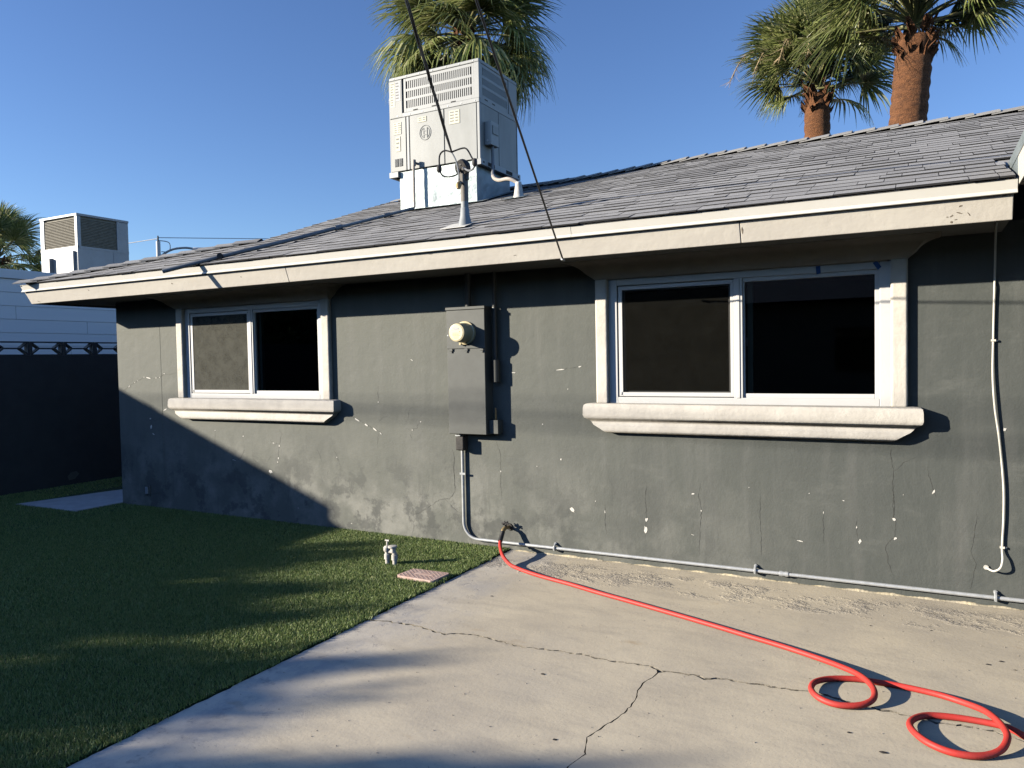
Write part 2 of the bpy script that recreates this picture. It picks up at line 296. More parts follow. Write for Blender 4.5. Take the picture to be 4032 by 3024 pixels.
CH= [[-7.633,1.314,0.041,0.009,40],[-7.304,1.407,0.076,0.012,-8],[-7.379,1.415,0.021,0.006,0],[-7.184,1.406,0.024,0.006,0],[-7.124,1.412,0.021,0.008,0],[-7.048,1.449,0.021,0.007,0],[-7.537,1.357,0.014,0.005,0],[-7.489,1.376,0.014,0.005,0],[-7.054,1.069,0.053,0.012,25],[-7.298,0.968,0.03,0.014,0],[-7.294,0.878,0.03,0.048,-15],[-7.256,0.802,0.036,0.012,-20],[-4.457,1.021,0.059,0.01,-30],[-4.349,0.974,0.046,0.016,-25],[-4.258,0.94,0.058,0.01,-30],[-4.191,0.905,0.029,0.007,-45],[-5.544,0.492,0.044,0.027,-20],[-5.417,0.748,0.012,0.021,-5],[-5.443,0.587,0.012,0.014,0],[-6.04,0.58,0.047,0.007,-10],[-5.9,0.824,0.01,0.015,0],[-5.491,0.77,0.029,0.007,-5],[-6.299,0.871,0.011,0.009,0],[-5.432,0.627,0.01,0.018,0],[-4.209,1.181,0.008,0.015,0],[-3.756,1.017,0.01,0.008,0],[-3.849,0.944,0.016,0.005,0],[-4.701,0.669,0.009,0.01,0],[-4.548,0.071,0.009,0.007,0],[-5.194,0.161,0.014,0.005,-20],[-1.417,0.558,0.02,0.007,10],[-1.359,0.44,0.005,0.012,0],[-0.353,0.414,0.007,0.018,0],[-0.335,0.323,0.016,0.027,-10],[-0.138,0.486,0.017,0.009,-30],[-0.132,0.362,0.014,0.009,30],[0.084,0.673,0.005,0.019,-25],[-0.7,0.29,0.037,0.006,-14],[-0.431,0.581,0.014,0.006,-15],[-1.422,0.264,0.027,0.004,-14],[-0.553,0.493,0.004,0.016,0],[-1.652,0.624,0.001,0.001,0],[-0.086,0.643,0.005,0.004,0],[-1.029,0.629,0.007,0.005,0],[-0.641,0.615,0.006,0.005,0],[-2.354,0.371,0.034,0.023,-25],[-2.445,0.756,0.013,0.014,20],[-2.436,1.451,0.07,0.007,8],[-2.274,1.473,0.024,0.007,12],[-2.846,1.431,0.033,0.006,0],[-3.76,1.018,0.01,0.009,0],[-2.981,0.633,0.009,0.012,0],[-2.598,1.026,0.01,0.007,0],[-3.837,1.546,0.027,0.006,-30],[-2.376,1.302,0.009,0.006,0],[-2.653,0.691,0.008,0.007,0],[-1.769,0.267,0.026,0.061,-5],[-1.76,0.344,0.018,0.028,-30],[-2.353,0.367,0.046,0.019,-50],[-2.087,0.375,0.006,0.018,0],[-2.162,0.45,0.007,0.007,0],[0.45,1.071,0.013,0.02,0],[-0.137,0.483,0.022,0.012,-30],[-0.131,0.361,0.017,0.012,30],[0.081,0.675,0.006,0.029,-25]]
MC= [[-2.91,-1.798],[-2.783,-1.771],[-2.685,-1.766],[-2.587,-1.765],[-2.485,-1.772],[-2.368,-1.807],[-2.28,-1.765],[-2.193,-1.739],[-2.089,-1.747],[-1.966,-1.772],[-1.848,-1.778],[-1.76,-1.768],[-1.706,-1.755],[-1.602,-1.744],[-1.505,-1.743],[-1.407,-1.751],[-1.292,-1.739],[-1.187,-1.729],[-1.11,-1.76],[-1.035,-1.753],[-0.963,-1.741],[-0.901,-1.755],[-0.804,-1.718],[-0.729,-1.729],[-0.668,-1.72],[-0.608,-1.712],[-0.517,-1.708],[-0.446,-1.688],[-0.342,-1.702],[-0.269,-1.732],[-0.179,-1.747],[-0.112,-1.746],[-0.014,-1.754],[0.061,-1.772],[0.155,-1.751],[0.245,-1.755],[0.303,-1.771],[0.366,-1.788]]
BR= [[-1.122,-1.767],[-1.131,-1.849],[-1.151,-1.944],[-1.145,-2.023],[-1.123,-2.101],[-1.125,-2.187],[-1.133,-2.297],[-1.162,-2.405],[-1.175,-2.468],[-1.188,-2.529],[-1.165,-2.602],[-1.145,-2.65],[-1.167,-2.717],[-1.171,-2.772]]
HOSE= [[-2.917,-0.149,0.1],[-2.877,-0.221,0.095],[-2.838,-0.285,0.085],[-2.785,-0.357,0.065],[-2.733,-0.403,0.04],[-2.658,-0.456,0.02],[-2.574,-0.499,0.014],[-2.452,-0.56,0.014],[-2.291,-0.623,0.014],[-2.08,-0.69,0.014],[-1.845,-0.78,0.014],[-1.553,-0.878,0.014],[-1.087,-1.045,0.014],[-0.828,-1.145,0.014],[-0.638,-1.218,0.014],[-0.458,-1.314,0.02],[-0.331,-1.409,0.03],[-0.251,-1.485,0.036],[-0.198,-1.579,0.042],[-0.174,-1.651,0.036],[-0.177,-1.718,0.028],[-0.212,-1.771,0.02],[-0.271,-1.804,0.016],[-0.332,-1.811,0.016],[-0.391,-1.784,0.02],[-0.428,-1.725,0.024],[-0.428,-1.645,0.024],[-0.392,-1.57,0.018],[-0.33,-1.518,0.013],[-0.25,-1.49,0.014],[-0.178,-1.487,0.014],[-0.071,-1.486,0.014],[0.066,-1.508,0.014],[0.163,-1.556,0.018],[0.241,-1.636,0.03],[0.282,-1.74,0.04],[0.303,-1.836,0.042],[0.3,-1.899,0.036],[0.275,-1.964,0.024],[0.228,-2.013,0.016],[0.17,-2.045,0.016],[0.102,-2.051,0.018],[0.034,-2.021,0.022],[-0.014,-1.959,0.024],[-0.033,-1.889,0.024],[-0.014,-1.814,0.02],[0.037,-1.748,0.014],[0.125,-1.722,0.014],[0.217,-1.715,0.014],[0.295,-1.721,0.014],[0.334,-1.742,0.014],[0.367,-1.78,0.014]]
TREES = [(-18, -2.7, 4.1, .9, 1.3, 'broad leafy tree behind the viewer, nearest the patio'), (-18.5, -1.5, 4.72, .34, 1.6, 'narrow tall leafy tree behind the viewer, tallest of the row'),
         (-18, -.4, 4.22, .34, 1.5, 'slim leafy tree behind the viewer, middle of the row'), (-18.5, .7, 4.32, .85, 1.5, 'leafy tree behind the viewer, fourth along the fence'), (-18, 1.75, 4.05, .6, 1.3, 'low leafy tree behind the viewer, farthest from the patio')]
# ------------------------------------------------------------------ setting: ground, lawn, patio
g = MB().add([(-900, -900, -.12), (900, -900, -.12), (900, 900, -.12), (-900, 900, -.12)], [(0, 1, 2, 3)]).build('ground', M['dirt']); tag(g, None, None, None, 'structure')
lawn = MB().box(-9.76, -2.925, -9, 9, -.1, .004).build('lawn', M['turf_base']); tag(lawn, None, None, None, 'structure')
def jitter_line(pts, amp, step=.025, seed=1):
    rnd = random.Random(seed); out = []
    for (x0, y0), (x1, y1) in zip(pts[:-1], pts[1:]):
        L = math.hypot(x1 - x0, y1 - y0); n = max(1, int(L / step))
        for k in range(n):
            t = k / n; out.append((x0 + (x1 - x0) * t + rnd.gauss(0, amp) * .6, y0 + (y1 - y0) * t + rnd.gauss(0, amp)))
    out.append(pts[-1]); return out
def turf():
    """blades of artificial turf as one mass; three leaning triangles to a tuft"""
    rs = np.random.RandomState(3)
    def region(x0, x1, y0, y1, dens):
        n = int((x1 - x0) * (y1 - y0) * dens); return np.stack([rs.uniform(x0, x1, n), rs.uniform(y0, y1, n)], 1)
    p = np.concatenate([region(-4.9, -2.88, -4.3, 0, 34000), region(-7.4, -4.9, -4.3, -.0, 20000), region(-9.7, -7.4, -4.3, -.0, 11000), region(-9.7, -7.83, 0, 3.4, 5000), region(-9.7, -2.9, -7.5, -4.3, 5000)])
    inpad = (p[:, 0] > -8.95) & (p[:, 0] < -7.84) & (p[:, 1] > -.52) & (p[:, 1] < .75) & (p[:, 1] < 1.07 + .6 * (p[:, 0] + 8.1) + .4)
    inlid = (p[:, 0] > -3.275) & (p[:, 0] < -2.945) & (p[:, 1] > -1.055) & (p[:, 1] < -.842)
    p = p[~inpad & ~inlid]
    edge = -2.915 + .008 * np.sin(p[:, 1] * 9) + .006 * np.sin(p[:, 1] * 31) + rs.exponential(.006, len(p)); p = p[p[:, 0] < edge]
    n = len(p); near = (p[:, 0] > -4.9)
    a = rs.uniform(0, 2 * np.pi, n); h = rs.uniform(.013, .025, n); lean = rs.uniform(.003, .016, n); b = rs.uniform(0, 2 * np.pi, n)
    w = np.where(near, rs.uniform(.0018, .0034, n), rs.uniform(.003, .0048, n))
    z0 = np.zeros(n) + .002
    v = np.empty((n, 3, 3))
    v[:, 0] = np.stack([p[:, 0] - np.cos(a) * w, p[:, 1] - np.sin(a) * w, z0], 1)
    v[:, 1] = np.stack([p[:, 0] + np.cos(a) * w, p[:, 1] + np.sin(a) * w, z0], 1)
    v[:, 2] = np.stack([p[:, 0] + np.cos(b) * lean, p[:, 1] + np.sin(b) * lean, z0 + h], 1)
    me = bpy.data.meshes.new('turf_blades'); me.vertices.add(n * 3); me.vertices.foreach_set('co', v.reshape(-1))
    me.loops.add(n * 3); me.loops.foreach_set('vertex_index', np.arange(n * 3, dtype=np.int32))
    me.polygons.add(n); me.polygons.foreach_set('loop_start', np.arange(0, n * 3, 3, dtype=np.int32)); me.update(calc_edges=True)
    me.materials.append(M['turf']); o = bpy.data.objects.new('turf_grass', me); col.objects.link(o)
    tag(o, 'short green artificial turf between the block fence and the patio', 'grass', None, 'stuff')
turf()
patio = bpy.data.objects.new('patio', None); col.objects.link(patio); tag(patio, None, None, None, 'structure')
def slab(poly, name='slab_section'):
    bm = bmesh.new(); vs_ = [bm.verts.new((x, y, 0)) for x, y in poly]; f = bm.faces.new(vs_)
    if f.normal.z < 0: f.normal_flip()
    ex = bmesh.ops.extrude_face_region(bm, geom=[f]); dn = [e for e in ex['geom'] if isinstance(e, bmesh.types.BMVert)]
    for v in dn: v.co.z = -.1
    bmesh.ops.triangulate(bm, faces=bm.faces); bmesh.ops.recalc_face_normals(bm, faces=bm.faces)
    me = bpy.data.meshes.new(name); bm.to_mesh(me); bm.free(); me.materials.append(M['concrete']); me.materials.append(M['crack_side'])
    me.polygons.foreach_set('material_index', [0 if abs(p_.normal.z) > .5 else 1 for p_ in me.polygons])
    o = bpy.data.objects.new(name, me); col.objects.link(o); adopt(o, patio); return o
def off(line, d, seed, nx=0, ny=1):
    rnd = random.Random(seed); return [(x + nx * d * rnd.uniform(.3, 1.5), y + ny * d * rnd.uniform(.25, 1.6)) for x, y in line]
MCl = jitter_line([[-2.9, -1.80]] + MC[1:] + [[1.0, -1.80], [2.5, -1.76], [4.5, -1.8]], .0045, .022, 2)
BRl = jitter_line([[-1.118, -1.762]] + BR[1:] + [[-1.2, -3.4], [-1.15, -4.6], [-1.22, -6.5], [-1.2, -9]], .004, .022, 4)
ledge = jitter_line([[-2.9, 0], [-2.9, -1.80]], .004, .03, 5); ledge2 = jitter_line([[-2.9, -1.80], [-2.9, -9]], .004, .03, 6)
up = off(MCl, .0085, 8); dn = off(MCl, -.0085, 9)
slab([(4.5, -.001), (-2.9, -.001)] + ledge[1:-1] + up)
k = min(range(len(dn)), key=lambda i: abs(dn[i][0] + 1.118))
bl = off(BRl, -.003, 10, 1, 0); brr = off(BRl, .003, 11, 1, 0)
slab([(dn[0][0], dn[0][1])] + ledge2[1:] + [(bl[-1][0], -9)] + bl[1:-1][::-1] + dn[1:k][::-1])
slab([(brr[-1][0], -9), (4.5, -9)] + dn[k + 1:][::-1] + brr[1:-1])
pad = MB().prism([(-8.93, -.54, -.06), (-7.88, -.50, -.06), (-7.86, .5, -.06), (-7.86, 1.05, -.06), (-8.69, .58, -.06)], (0, 0, .075)).build('path', surf('pale_path_concrete', (.66, .63, .60), (.54, .51, .48), 6, .85, bs=.4, bscale=30)); tag(pad, None, None, None, 'structure')
def seal_strip():
    mb = MB(); rnd = random.Random(12); n = 190; prev = None
    n = 420
    for i in range(n + 1):
        x = -2.86 + 5.4 * i / n; w = .010 + .008 * math.sin(x * 5) ** 2 + .004 * math.sin(x * 23) + rnd.uniform(0, .004); h = .005 + .004 * math.sin(x * 7.3) * math.sin(x * 2.1) + .003 * math.sin(x * 31) + rnd.uniform(0, .0025)
        cur = [(x, -w - .004, .001), (x, -w * .5, h), (x, .002, h * 1.2)]
        if prev: mb.add(prev + cur, [(0, 3, 4, 1), (1, 4, 5, 2)])
        prev = cur
    o = mb.build('joint_sealant', M['seal'], patio)
seal_strip()
def loose_bits():
    rnd = random.Random(31)
    for (x, y, s) in [(-1.62, -2.05, .012), (.30, -1.0, .011), (.36, -.93, .01), (.41, -1.02, .006), (.45, -1.0, .006), (-.24, -.66, .007), (.06, -.6, .007), (-.25, -2.02, .009), (-.12, -2.13, .012), (-1.3, -2.6, .01), (-2.45, -1.1, .009)]:
        mb = MB(); n = 7
        ring = [(x + math.cos(i * 6.283 / n) * s * rnd.uniform(.6, 1.2) * 1.4, y + math.sin(i * 6.283 / n) * s * rnd.uniform(.5, 1), .001) for i in range(n)]
        top = [((a[0] + x) / 2, (a[1] + y) / 2, s * .35) for a in ring]
        mb.add(ring + top, [(i, (i + 1) % n, n + (i + 1) % n, n + i) for i in range(n)] + [tuple(range(n, 2 * n))])
        mb.build('debris_crumb', M['black_plastic'], patio)
loose_bits()
def grit():
    rs = np.random.RandomState(44); n = 420; mb = MB()
    for i in range(n):
        x = rs.uniform(-2.85, .9); y = -.03 - rs.exponential(.35) if i % 3 == 0 else rs.uniform(-3.2, -.05)
        if y < -3.3: continue
        s_ = rs.uniform(.0015, .0048); a = rs.uniform(0, 6.28); d1 = Vector((math.cos(a), math.sin(a), 0)) * s_; d2 = Vector((-math.sin(a), math.cos(a), 0)) * s_ * rs.uniform(.5, 1); c = Vector((x, y, .0008))
        mb.add([c - d1, c + d2, c + d1, c - d2, c + Vector((0, 0, s_ * .9))], [(0, 1, 4), (1, 2, 4), (2, 3, 4), (3, 0, 4)])
    o = mb.build('grit', surf('brown_grit', (.20, .16, .12), (.45, .40, .33), 90, .9), patio); o['kind'] = 'stuff'
grit()

# ------------------------------------------------------------------ house
house = thing('house', 'single storey dark grey stucco house with cream fascia and grey shingle roof', 'house', (-3.5, 3, 0))
WX = (-5.755, -1.093); HW = .93; WZ = (1.205, 2.12)
def wall():
    xs = [-7.82, WX[0] - HW, WX[0] + HW, WX[1] - HW, WX[1] + HW, 4.2]; zs = [-.1, WZ[0], WZ[1], 2.30]; mb = MB()
    for i in range(5):
        for j in range(3):
            if j == 1 and i in (1, 3): continue
            mb.add([(xs[i], 0, zs[j]), (xs[i + 1], 0, zs[j]), (xs[i + 1], 0, zs[j + 1]), (xs[i], 0, zs[j + 1])], [(0, 1, 2, 3)])
    for cx in WX:                                            # returns of the openings
        a, b_ = cx - HW, cx + HW; z0, z1 = WZ
        mb.add([(a, 0, z0), (a, .12, z0), (a, .12, z1), (a, 0, z1)], [(0, 1, 2, 3)]); mb.add([(b_, 0, z0), (b_, 0, z1), (b_, .12, z1), (b_, .12, z0)], [(0, 1, 2, 3)])
        mb.add([(a, 0, z0), (b_, 0, z0), (b_, .12, z0), (a, .12, z0)], [(0, 1, 2, 3)]); mb.add([(a, 0, z1), (a, .12, z1), (b_, .12, z1), (b_, 0, z1)], [(0, 1, 2, 3)])
    mb.add([(-7.82, 0, -.1), (-7.82, 0, 2.3), (-7.82, 7, 2.3), (-7.82, 7, -.1)], [(0, 1, 2, 3)])
    return mb.build('wall', M['stucco'], house)
wl = wall()
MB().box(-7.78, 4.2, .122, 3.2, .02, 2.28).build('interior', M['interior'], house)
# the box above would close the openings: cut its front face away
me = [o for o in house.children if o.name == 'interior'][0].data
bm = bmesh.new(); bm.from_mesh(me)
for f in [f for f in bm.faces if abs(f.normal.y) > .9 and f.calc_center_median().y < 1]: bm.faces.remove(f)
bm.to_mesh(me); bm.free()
# hairline cracks and flakes of lost paint
def ribbon(mb, pts, w, y, seed):
    ln = jitter_line(pts, .0035, .018, seed); rnd = random.Random(seed + 90); prev = None
    for i, (x, z) in enumerate(ln):
        a = ln[max(i - 1, 0)]; b_ = ln[min(i + 1, len(ln) - 1)]; d = Vector((b_[0] - a[0], b_[1] - a[1])).normalized() if (a != b_) else Vector((0, 1))
        e = min(1, min(i, len(ln) - 1 - i) / 5 + .25); ww = w * rnd.uniform(.35, 1.5) * e
        cur = [(x - d.y * ww, y, z + d.x * ww), (x + d.y * ww, y, z - d.x * ww)]
        if prev: mb.add(prev + cur, [(0, 1, 3, 2)])
        prev = cur
M['crack'] = surf('open_crack', (.06, .06, .055), (.10, .10, .09), 30, .95)
M['bare'] = surf('bare_white_plaster', (.78, .76, .70), (.68, .66, .60), 40, .85, bs=.5, bscale=120)
for i, pts in enumerate(CR):
    mb = MB(); ribbon(mb, pts, .00095, -.0012, i); mb.build('wall_crack', M['crack'], wl)
def chip(x, z, w, h, an, seed):
    rnd = random.Random(seed); n = 11; a = R(an); P = []
    for i in range(n):
        t = 2 * math.pi * i / n; r = rnd.uniform(.45, 1.15); u, v = math.cos(t) * w * .5 * r, math.sin(t) * h * .5 * r
        P.append((x + u * math.cos(a) - v * math.sin(a), -.0022, z + u * math.sin(a) + v * math.cos(a)))
    MB().add(P + [(x, -.0024, z)], [(i, (i + 1) % n, n) for i in range(n)]).build('paint_chip', M['bare'], wl)
for i, c in enumerate(CH): chip(c[0], c[1], c[2] * 1.25, c[3] * 1.25, c[4], 200 + i)
# eaves
EAVE = dict(ybot=-.575, zbot=2.222, ytop=-.625, ztop=2.36)
def fascia(x0, x1, mitre):
    e = EAVE; t = .035
    sec = [(e['ybot'], e['zbot']), (e['ytop'], e['ztop']), (e['ytop'] + t, e['ztop'] + .006), (e['ybot'] + t, e['zbot'] + .006)]
    L = [(x0 + ((y - e['ybot']) if mitre else 0), y, z) for y, z in sec]; Rr = [(x1, y, z) for y, z in sec]
    return MB().add(L + Rr, [(0, 1, 2, 3)[::-1], (4, 5, 6, 7), (0, 4, 5, 1), (1, 5, 6, 2), (2, 6, 7, 3), (3, 7, 4, 0)]).build('fascia_board', M['white_paint'], house, bevel=.004)
fascia(-8.395, -4.664, True); fascia(-4.661, -.954, False); fascia(-.950, .432, False)
def mark(x, f, w, h, an, seed, m):
    # nick in the painted board: f is the height up the tilted face
    rnd = random.Random(seed); e_ = EAVE; n = 8; a = R(an); P = []
    for i in range(n):
        t = 2 * math.pi * i / n; r = rnd.uniform(.5, 1.1); u, v = math.cos(t) * w * .5 * r, math.sin(t) * h * .5 * r; uu, vv__ = u * math.cos(a) - v * math.sin(a), u * math.sin(a) + v * math.cos(a)
        g_ = f + vv__ / .15; P.append((x + uu, e_['ybot'] + (e_['ytop'] - e_['ybot']) * g_ - .0012, e_['zbot'] + (e_['ztop'] - e_['zbot']) * g_))
    MB().add(P, [tuple(range(n))]).build('paint_nick', m, house)
M['nick'] = surf('weathered_wood_nick', (.16, .13, .10), (.28, .24, .18), 40, .9)
for i, (x, f, w, h, an) in enumerate([(-7.35, .62, .03, .012, -30), (-6.10, .55, .03, .014, -25), (-8.25, .16, .05, .008, -15), (-5.20, .55, .022, .012, -30), (.195, .66, .020, .010, 20), (.190, .42, .035, .008, -20), (.135, .30, .012, .008, 0), (.155, .33, .028, .008, 40), (.155, .10, .018, .012, 0), (.235, .34, .030, .007, -60), (.175, .18, .02, .005, 10), (.39, .88, .03, .01, 15), (.32, .95, .04, .006, 5), (-.95, .90, .06, .014, 5), (-.94, .55, .012, .05, 0), (-3.2, .8, .05, .005, 3), (-2.5, .35, .03, .005, 8)]): mark(x, f, w, h, an, 700 + i, M['nick'])
e = EAVE   # return of the fascia round the corner
sec = [(-8.395, 2.222), (-8.445, 2.36), (-8.41, 2.366), (-8.36, 2.228)]
MB().add([(x, -.575 + (x + 8.395) + .002, z) for x, z in sec] + [(x, 7, z) for x, z in sec], [(0, 1, 2, 3), (4, 5, 6, 7), (0, 4, 5, 1), (1, 5, 6, 2), (2, 6, 7, 3), (3, 7, 4, 0)]).build('fascia_board', M['white_paint'], house)
sec = [(-.628, 2.366), (-.644, 2.348), (-.647, 2.351), (-.637, 2.370), (-.652, 2.423), (-.60, 2.431), (-.60, 2.425), (-.645, 2.418)]
n = len(sec)
for (x0, x1) in ((-8.44, -2.05), (-2.053, .447)):
    L = [(x0 + ((y + .628) if x0 < -8 else 0), y, z) for y, z in sec]; Rr = [(x1, y - (.0015 if x0 < -8 else 0), z) for y, z in sec]
    MB().add(L + Rr, [tuple(range(n)), tuple(range(n, 2 * n))] + [(i, (i + 1) % n, n + (i + 1) % n, n + i) for i in range(n)]).build('drip_edge', M['white_metal'], house)
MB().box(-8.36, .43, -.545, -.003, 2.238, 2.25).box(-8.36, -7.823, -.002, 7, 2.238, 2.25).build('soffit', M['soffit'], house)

# roof: eave line, Dutch hip at the lawn end, slightly sagging ridge
SL = .352; EY, EZ = -.668, 2.428; RY = 2.80; A = math.atan(SL); CL = .143
HIPX0, GX = -8.462, -6.0; GY = EY + 1.115
def sag(x, t): return -.075 * math.exp(-((x + 4.0) / 1.7) ** 2) * t * t
def roof_z(x, y):
    t = max(0, (y - EY) / (RY - EY)); return EZ + SL * (y - EY) + sag(x, t)
def left_limit(y): return HIPX0 + (GX - HIPX0) * (y - EY) / (GY - EY) if y < GY else GX - .13 * (y - GY) / (RY - GY)
roof = MB()
rows = 9; cols = 20; vv = []; ff = []
for j in range(rows):
    y = EY + .012 + (RY - EY - .012) * j / (rows - 1)
    for i in range(cols): x = left_limit(y) + .02 + ((.44 if y < -.1 else 1.4) - left_limit(y) - .02) * i / (cols - 1); vv.append((x, y, roof_z(x, y) - .012))
for j in range(rows - 1):
    for i in range(cols - 1): ff.append((j * cols + i, j * cols + i + 1, (j + 1) * cols + i + 1, (j + 1) * cols + i))
roof.add(vv, ff)
rz = roof_z(GX, RY)
roof.add([(HIPX0, EY, EZ - .015), (GX, GY, roof_z(GX, GY) - .015), (GX, 6.3, roof_z(GX, GY) - .015), (HIPX0, 7, EZ - .015)], [(0, 1, 2, 3)])     # hip end
roof.add([(GX, GY, roof_z(GX, GY) - .016), (GX, RY, rz - .016), (GX, 6.3, roof_z(GX, GY) - .016)], [(0, 1, 2)])                              # gablet
roof.add([(GX, RY, rz - .016), (4.2, RY, roof_z(4, RY) - .016), (4.2, 7, EZ - .03), (GX, 6.3, EZ)], [(0, 1, 2, 3)])                          # rear slope
roof.add([(1.41, EY + .4, EZ + .1), (4.2, EY + .4, EZ + .1), (4.2, RY, roof_z(4, RY) - .02), (1.41, RY, roof_z(1.41, RY) - .02)], [(0, 1, 2, 3)])
roof = roof.build('roof', [M['shingle_mass']], house)
# one shingle tab: butt and ends show cut asphalt
def tab_mesh(name, t):
    v = [(-.5, 0, 0), (.5, 0, 0), (.5, 1, 0), (-.5, 1, 0), (-.5, 0, t), (.5, 0, t), (.5, 1, .0022), (-.5, 1, .0022)]
    me = bpy.data.meshes.new(name); me.from_pydata(v, [], [(4, 5, 6, 7), (0, 1, 5, 4), (1, 2, 6, 5), (3, 0, 4, 7), (0, 3, 2, 1)])
    me.materials.append(M['shingle_obj']); me.materials.append(M['cut_asphalt']); me.polygons.foreach_set('material_index', [0, 1, 1, 1, 1]); return me
TABS = [tab_mesh('shingle', t) for t in (.007, .0095, .012)]
tabs = []; rnd = random.Random(5); ROWS = int((RY - EY) / math.cos(A) / CL)
for j in range(ROWS + 1):
    y = EY + j * CL * math.cos(A) + .0; x = left_limit(y + .05) - .02 + rnd.uniform(-.2, 0); end = .44 if y < -.12 else 1.35
    while x < end:
        w = rnd.choice((.14, .19, .24, .28, .33, .33)) * rnd.uniform(.85, 1.15); x0 = max(x, left_limit(y + .06) - .015 + rnd.uniform(0, .02)); x1 = min(x + w, end + rnd.uniform(-.03, .0))
        if x1 - x0 > .04:
            xc = (x0 + x1) / 2
            ln = .19 if j < ROWS else .10
            tabs.append((xc, y + rnd.uniform(-.004, .004), x1 - x0 - .004, ln, rnd.randrange(3), A + rnd.uniform(-.006, .008), rnd.gauss(0, .004)))
        x += w
tabs.sort(key=lambda s: (s[0]) ** 2 + (s[1] + 5.3) ** 2)
def tab_matrix(s):
    xc, y, w, ln, k, a, yaw = s
    dzdx = (roof_z(xc + .1, y) - roof_z(xc - .1, y)) / .2; da = math.atan((roof_z(xc, y + .1) - roof_z(xc, y)) / .1) - math.atan(SL)
    return Matrix.Translation((xc, y, roof_z(xc, y) - .0015)) @ Matrix.Rotation(-math.atan(dzdx), 4, 'Y') @ Matrix.Rotation(a + da, 4, 'X') @ Matrix.Rotation(yaw, 4, 'Z') @ Matrix.Diagonal((w, ln, 1, 1))
for s in tabs[:300]:
    o = bpy.data.objects.new('shingle', TABS[s[4]]); col.objects.link(o); o.matrix_basis = tab_matrix(s); o.parent = roof; o.matrix_parent_inverse = Matrix()
mb = MB()
for s in tabs[300:]:
    m = tab_matrix(s); me = TABS[s[4]]
    mb.v, o0 = mb.v, len(mb.v); mb.v += [tuple(m @ v.co) for v in me.vertices]
    for p in me.polygons: mb.f.append(tuple(o0 + i for i in p.vertices)); mb.m.append(p.material_index)
o = mb.build('shingle_courses', [M['shingle_mass'], M['cut_asphalt']], roof); o['kind'] = 'stuff'
def cap_mesh():
    v = []; L, wg, t = .27, .14, .010
    for x, dz in ((-L / 2, 0), (L / 2, .020)):
        for yy, zz in ((-wg, -wg * SL * .92), (-.02, 0), (.02, 0), (wg, -wg * SL * .92)): v.append((x, yy, zz + dz)); v.append((x, yy, zz + dz + t))
    f = []
    for i in range(3): a = i * 2; f += [(a + 1, a + 3, a + 11, a + 9), (a, a + 8, a + 10, a + 2), (a, a + 2, a + 3, a + 1), (a + 8, a + 9, a + 11, a + 10)]
    f += [(0, 1, 9, 8), (6, 14, 15, 7)]
    me = bpy.data.meshes.new('ridge_cap'); me.from_pydata(v, [], f); me.materials.append(M['shingle_obj']); me.materials.append(M['cut_asphalt'])
    me.polygons.foreach_set('material_index', [1 if p.normal.x > .6 else 0 for p in me.polygons]); return me
CAP = cap_mesh()
def cap(p, d, lift=.012):
    d = Vector(d).normalized(); q = Vector((0, 0, 1)).cross(d).normalized(); u = d.cross(q)
    o = bpy.data.objects.new('ridge_cap', CAP); col.objects.link(o)
    o.matrix_basis = Matrix(((d.x, q.x, u.x, p[0]), (d.y, q.y, u.y, p[1]), (d.z, q.z, u.z, p[2] + lift), (0, 0, 0, 1))) @ Matrix.Rotation(rnd.uniform(-.02, .02), 4, 'Z')
    o.parent = roof; o.matrix_parent_inverse = Matrix()
x = GX + .1
while x < 1.5:
    dz = (roof_z(x + .1, RY) - roof_z(x - .1, RY)) / .2; cap((x, RY, roof_z(x, RY)), (1, 0, dz)); x += .20
hp0, hp1 = Vector((HIPX0, EY, EZ)), Vector((GX, GY, roof_z(GX, GY))); d = (hp1 - hp0); Ln = d.length; s = .17
while s < Ln - .12: cap(hp0 + d * (s / Ln), -d, .010); s += .20

# windows
def loft(mb, cx, levels):
    o = len(mb.v)
    for z, L, p in levels: mb.v += [(cx - L, .004, z), (cx - L, -p, z), (cx + L, -p, z), (cx + L, .004, z)]
    for i in range(len(levels) - 1):
        a, b_ = o + i * 4, o + i * 4 + 4
        for k in range(3): mb.f.append((a + k, a + k + 1, b_ + k + 1, b_ + k)); mb.m.append(0)
    mb.f.append((o, o + 1, o + 2, o + 3)); mb.m.append(0); e_ = o + len(levels) * 4 - 4; mb.f.append((e_, e_ + 1, e_ + 2, e_ + 3)); mb.m.append(0)
def ring(mb, x0, x1, z0, z1, wl_, wr, wb, wt, y0, y1):
    mb.box(x0, x0 + wl_, y0, y1, z0, z1); mb.box(x1 - wr, x1, y0, y1, z0, z1); mb.box(x0 + wl_ - .0005, x1 - wr + .0005, y0 + .0006, y1, z0, z0 + wb); mb.box(x0 + wl_ - .0005, x1 - wr + .0005, y0 + .0006, y1, z1 - wt, z1)
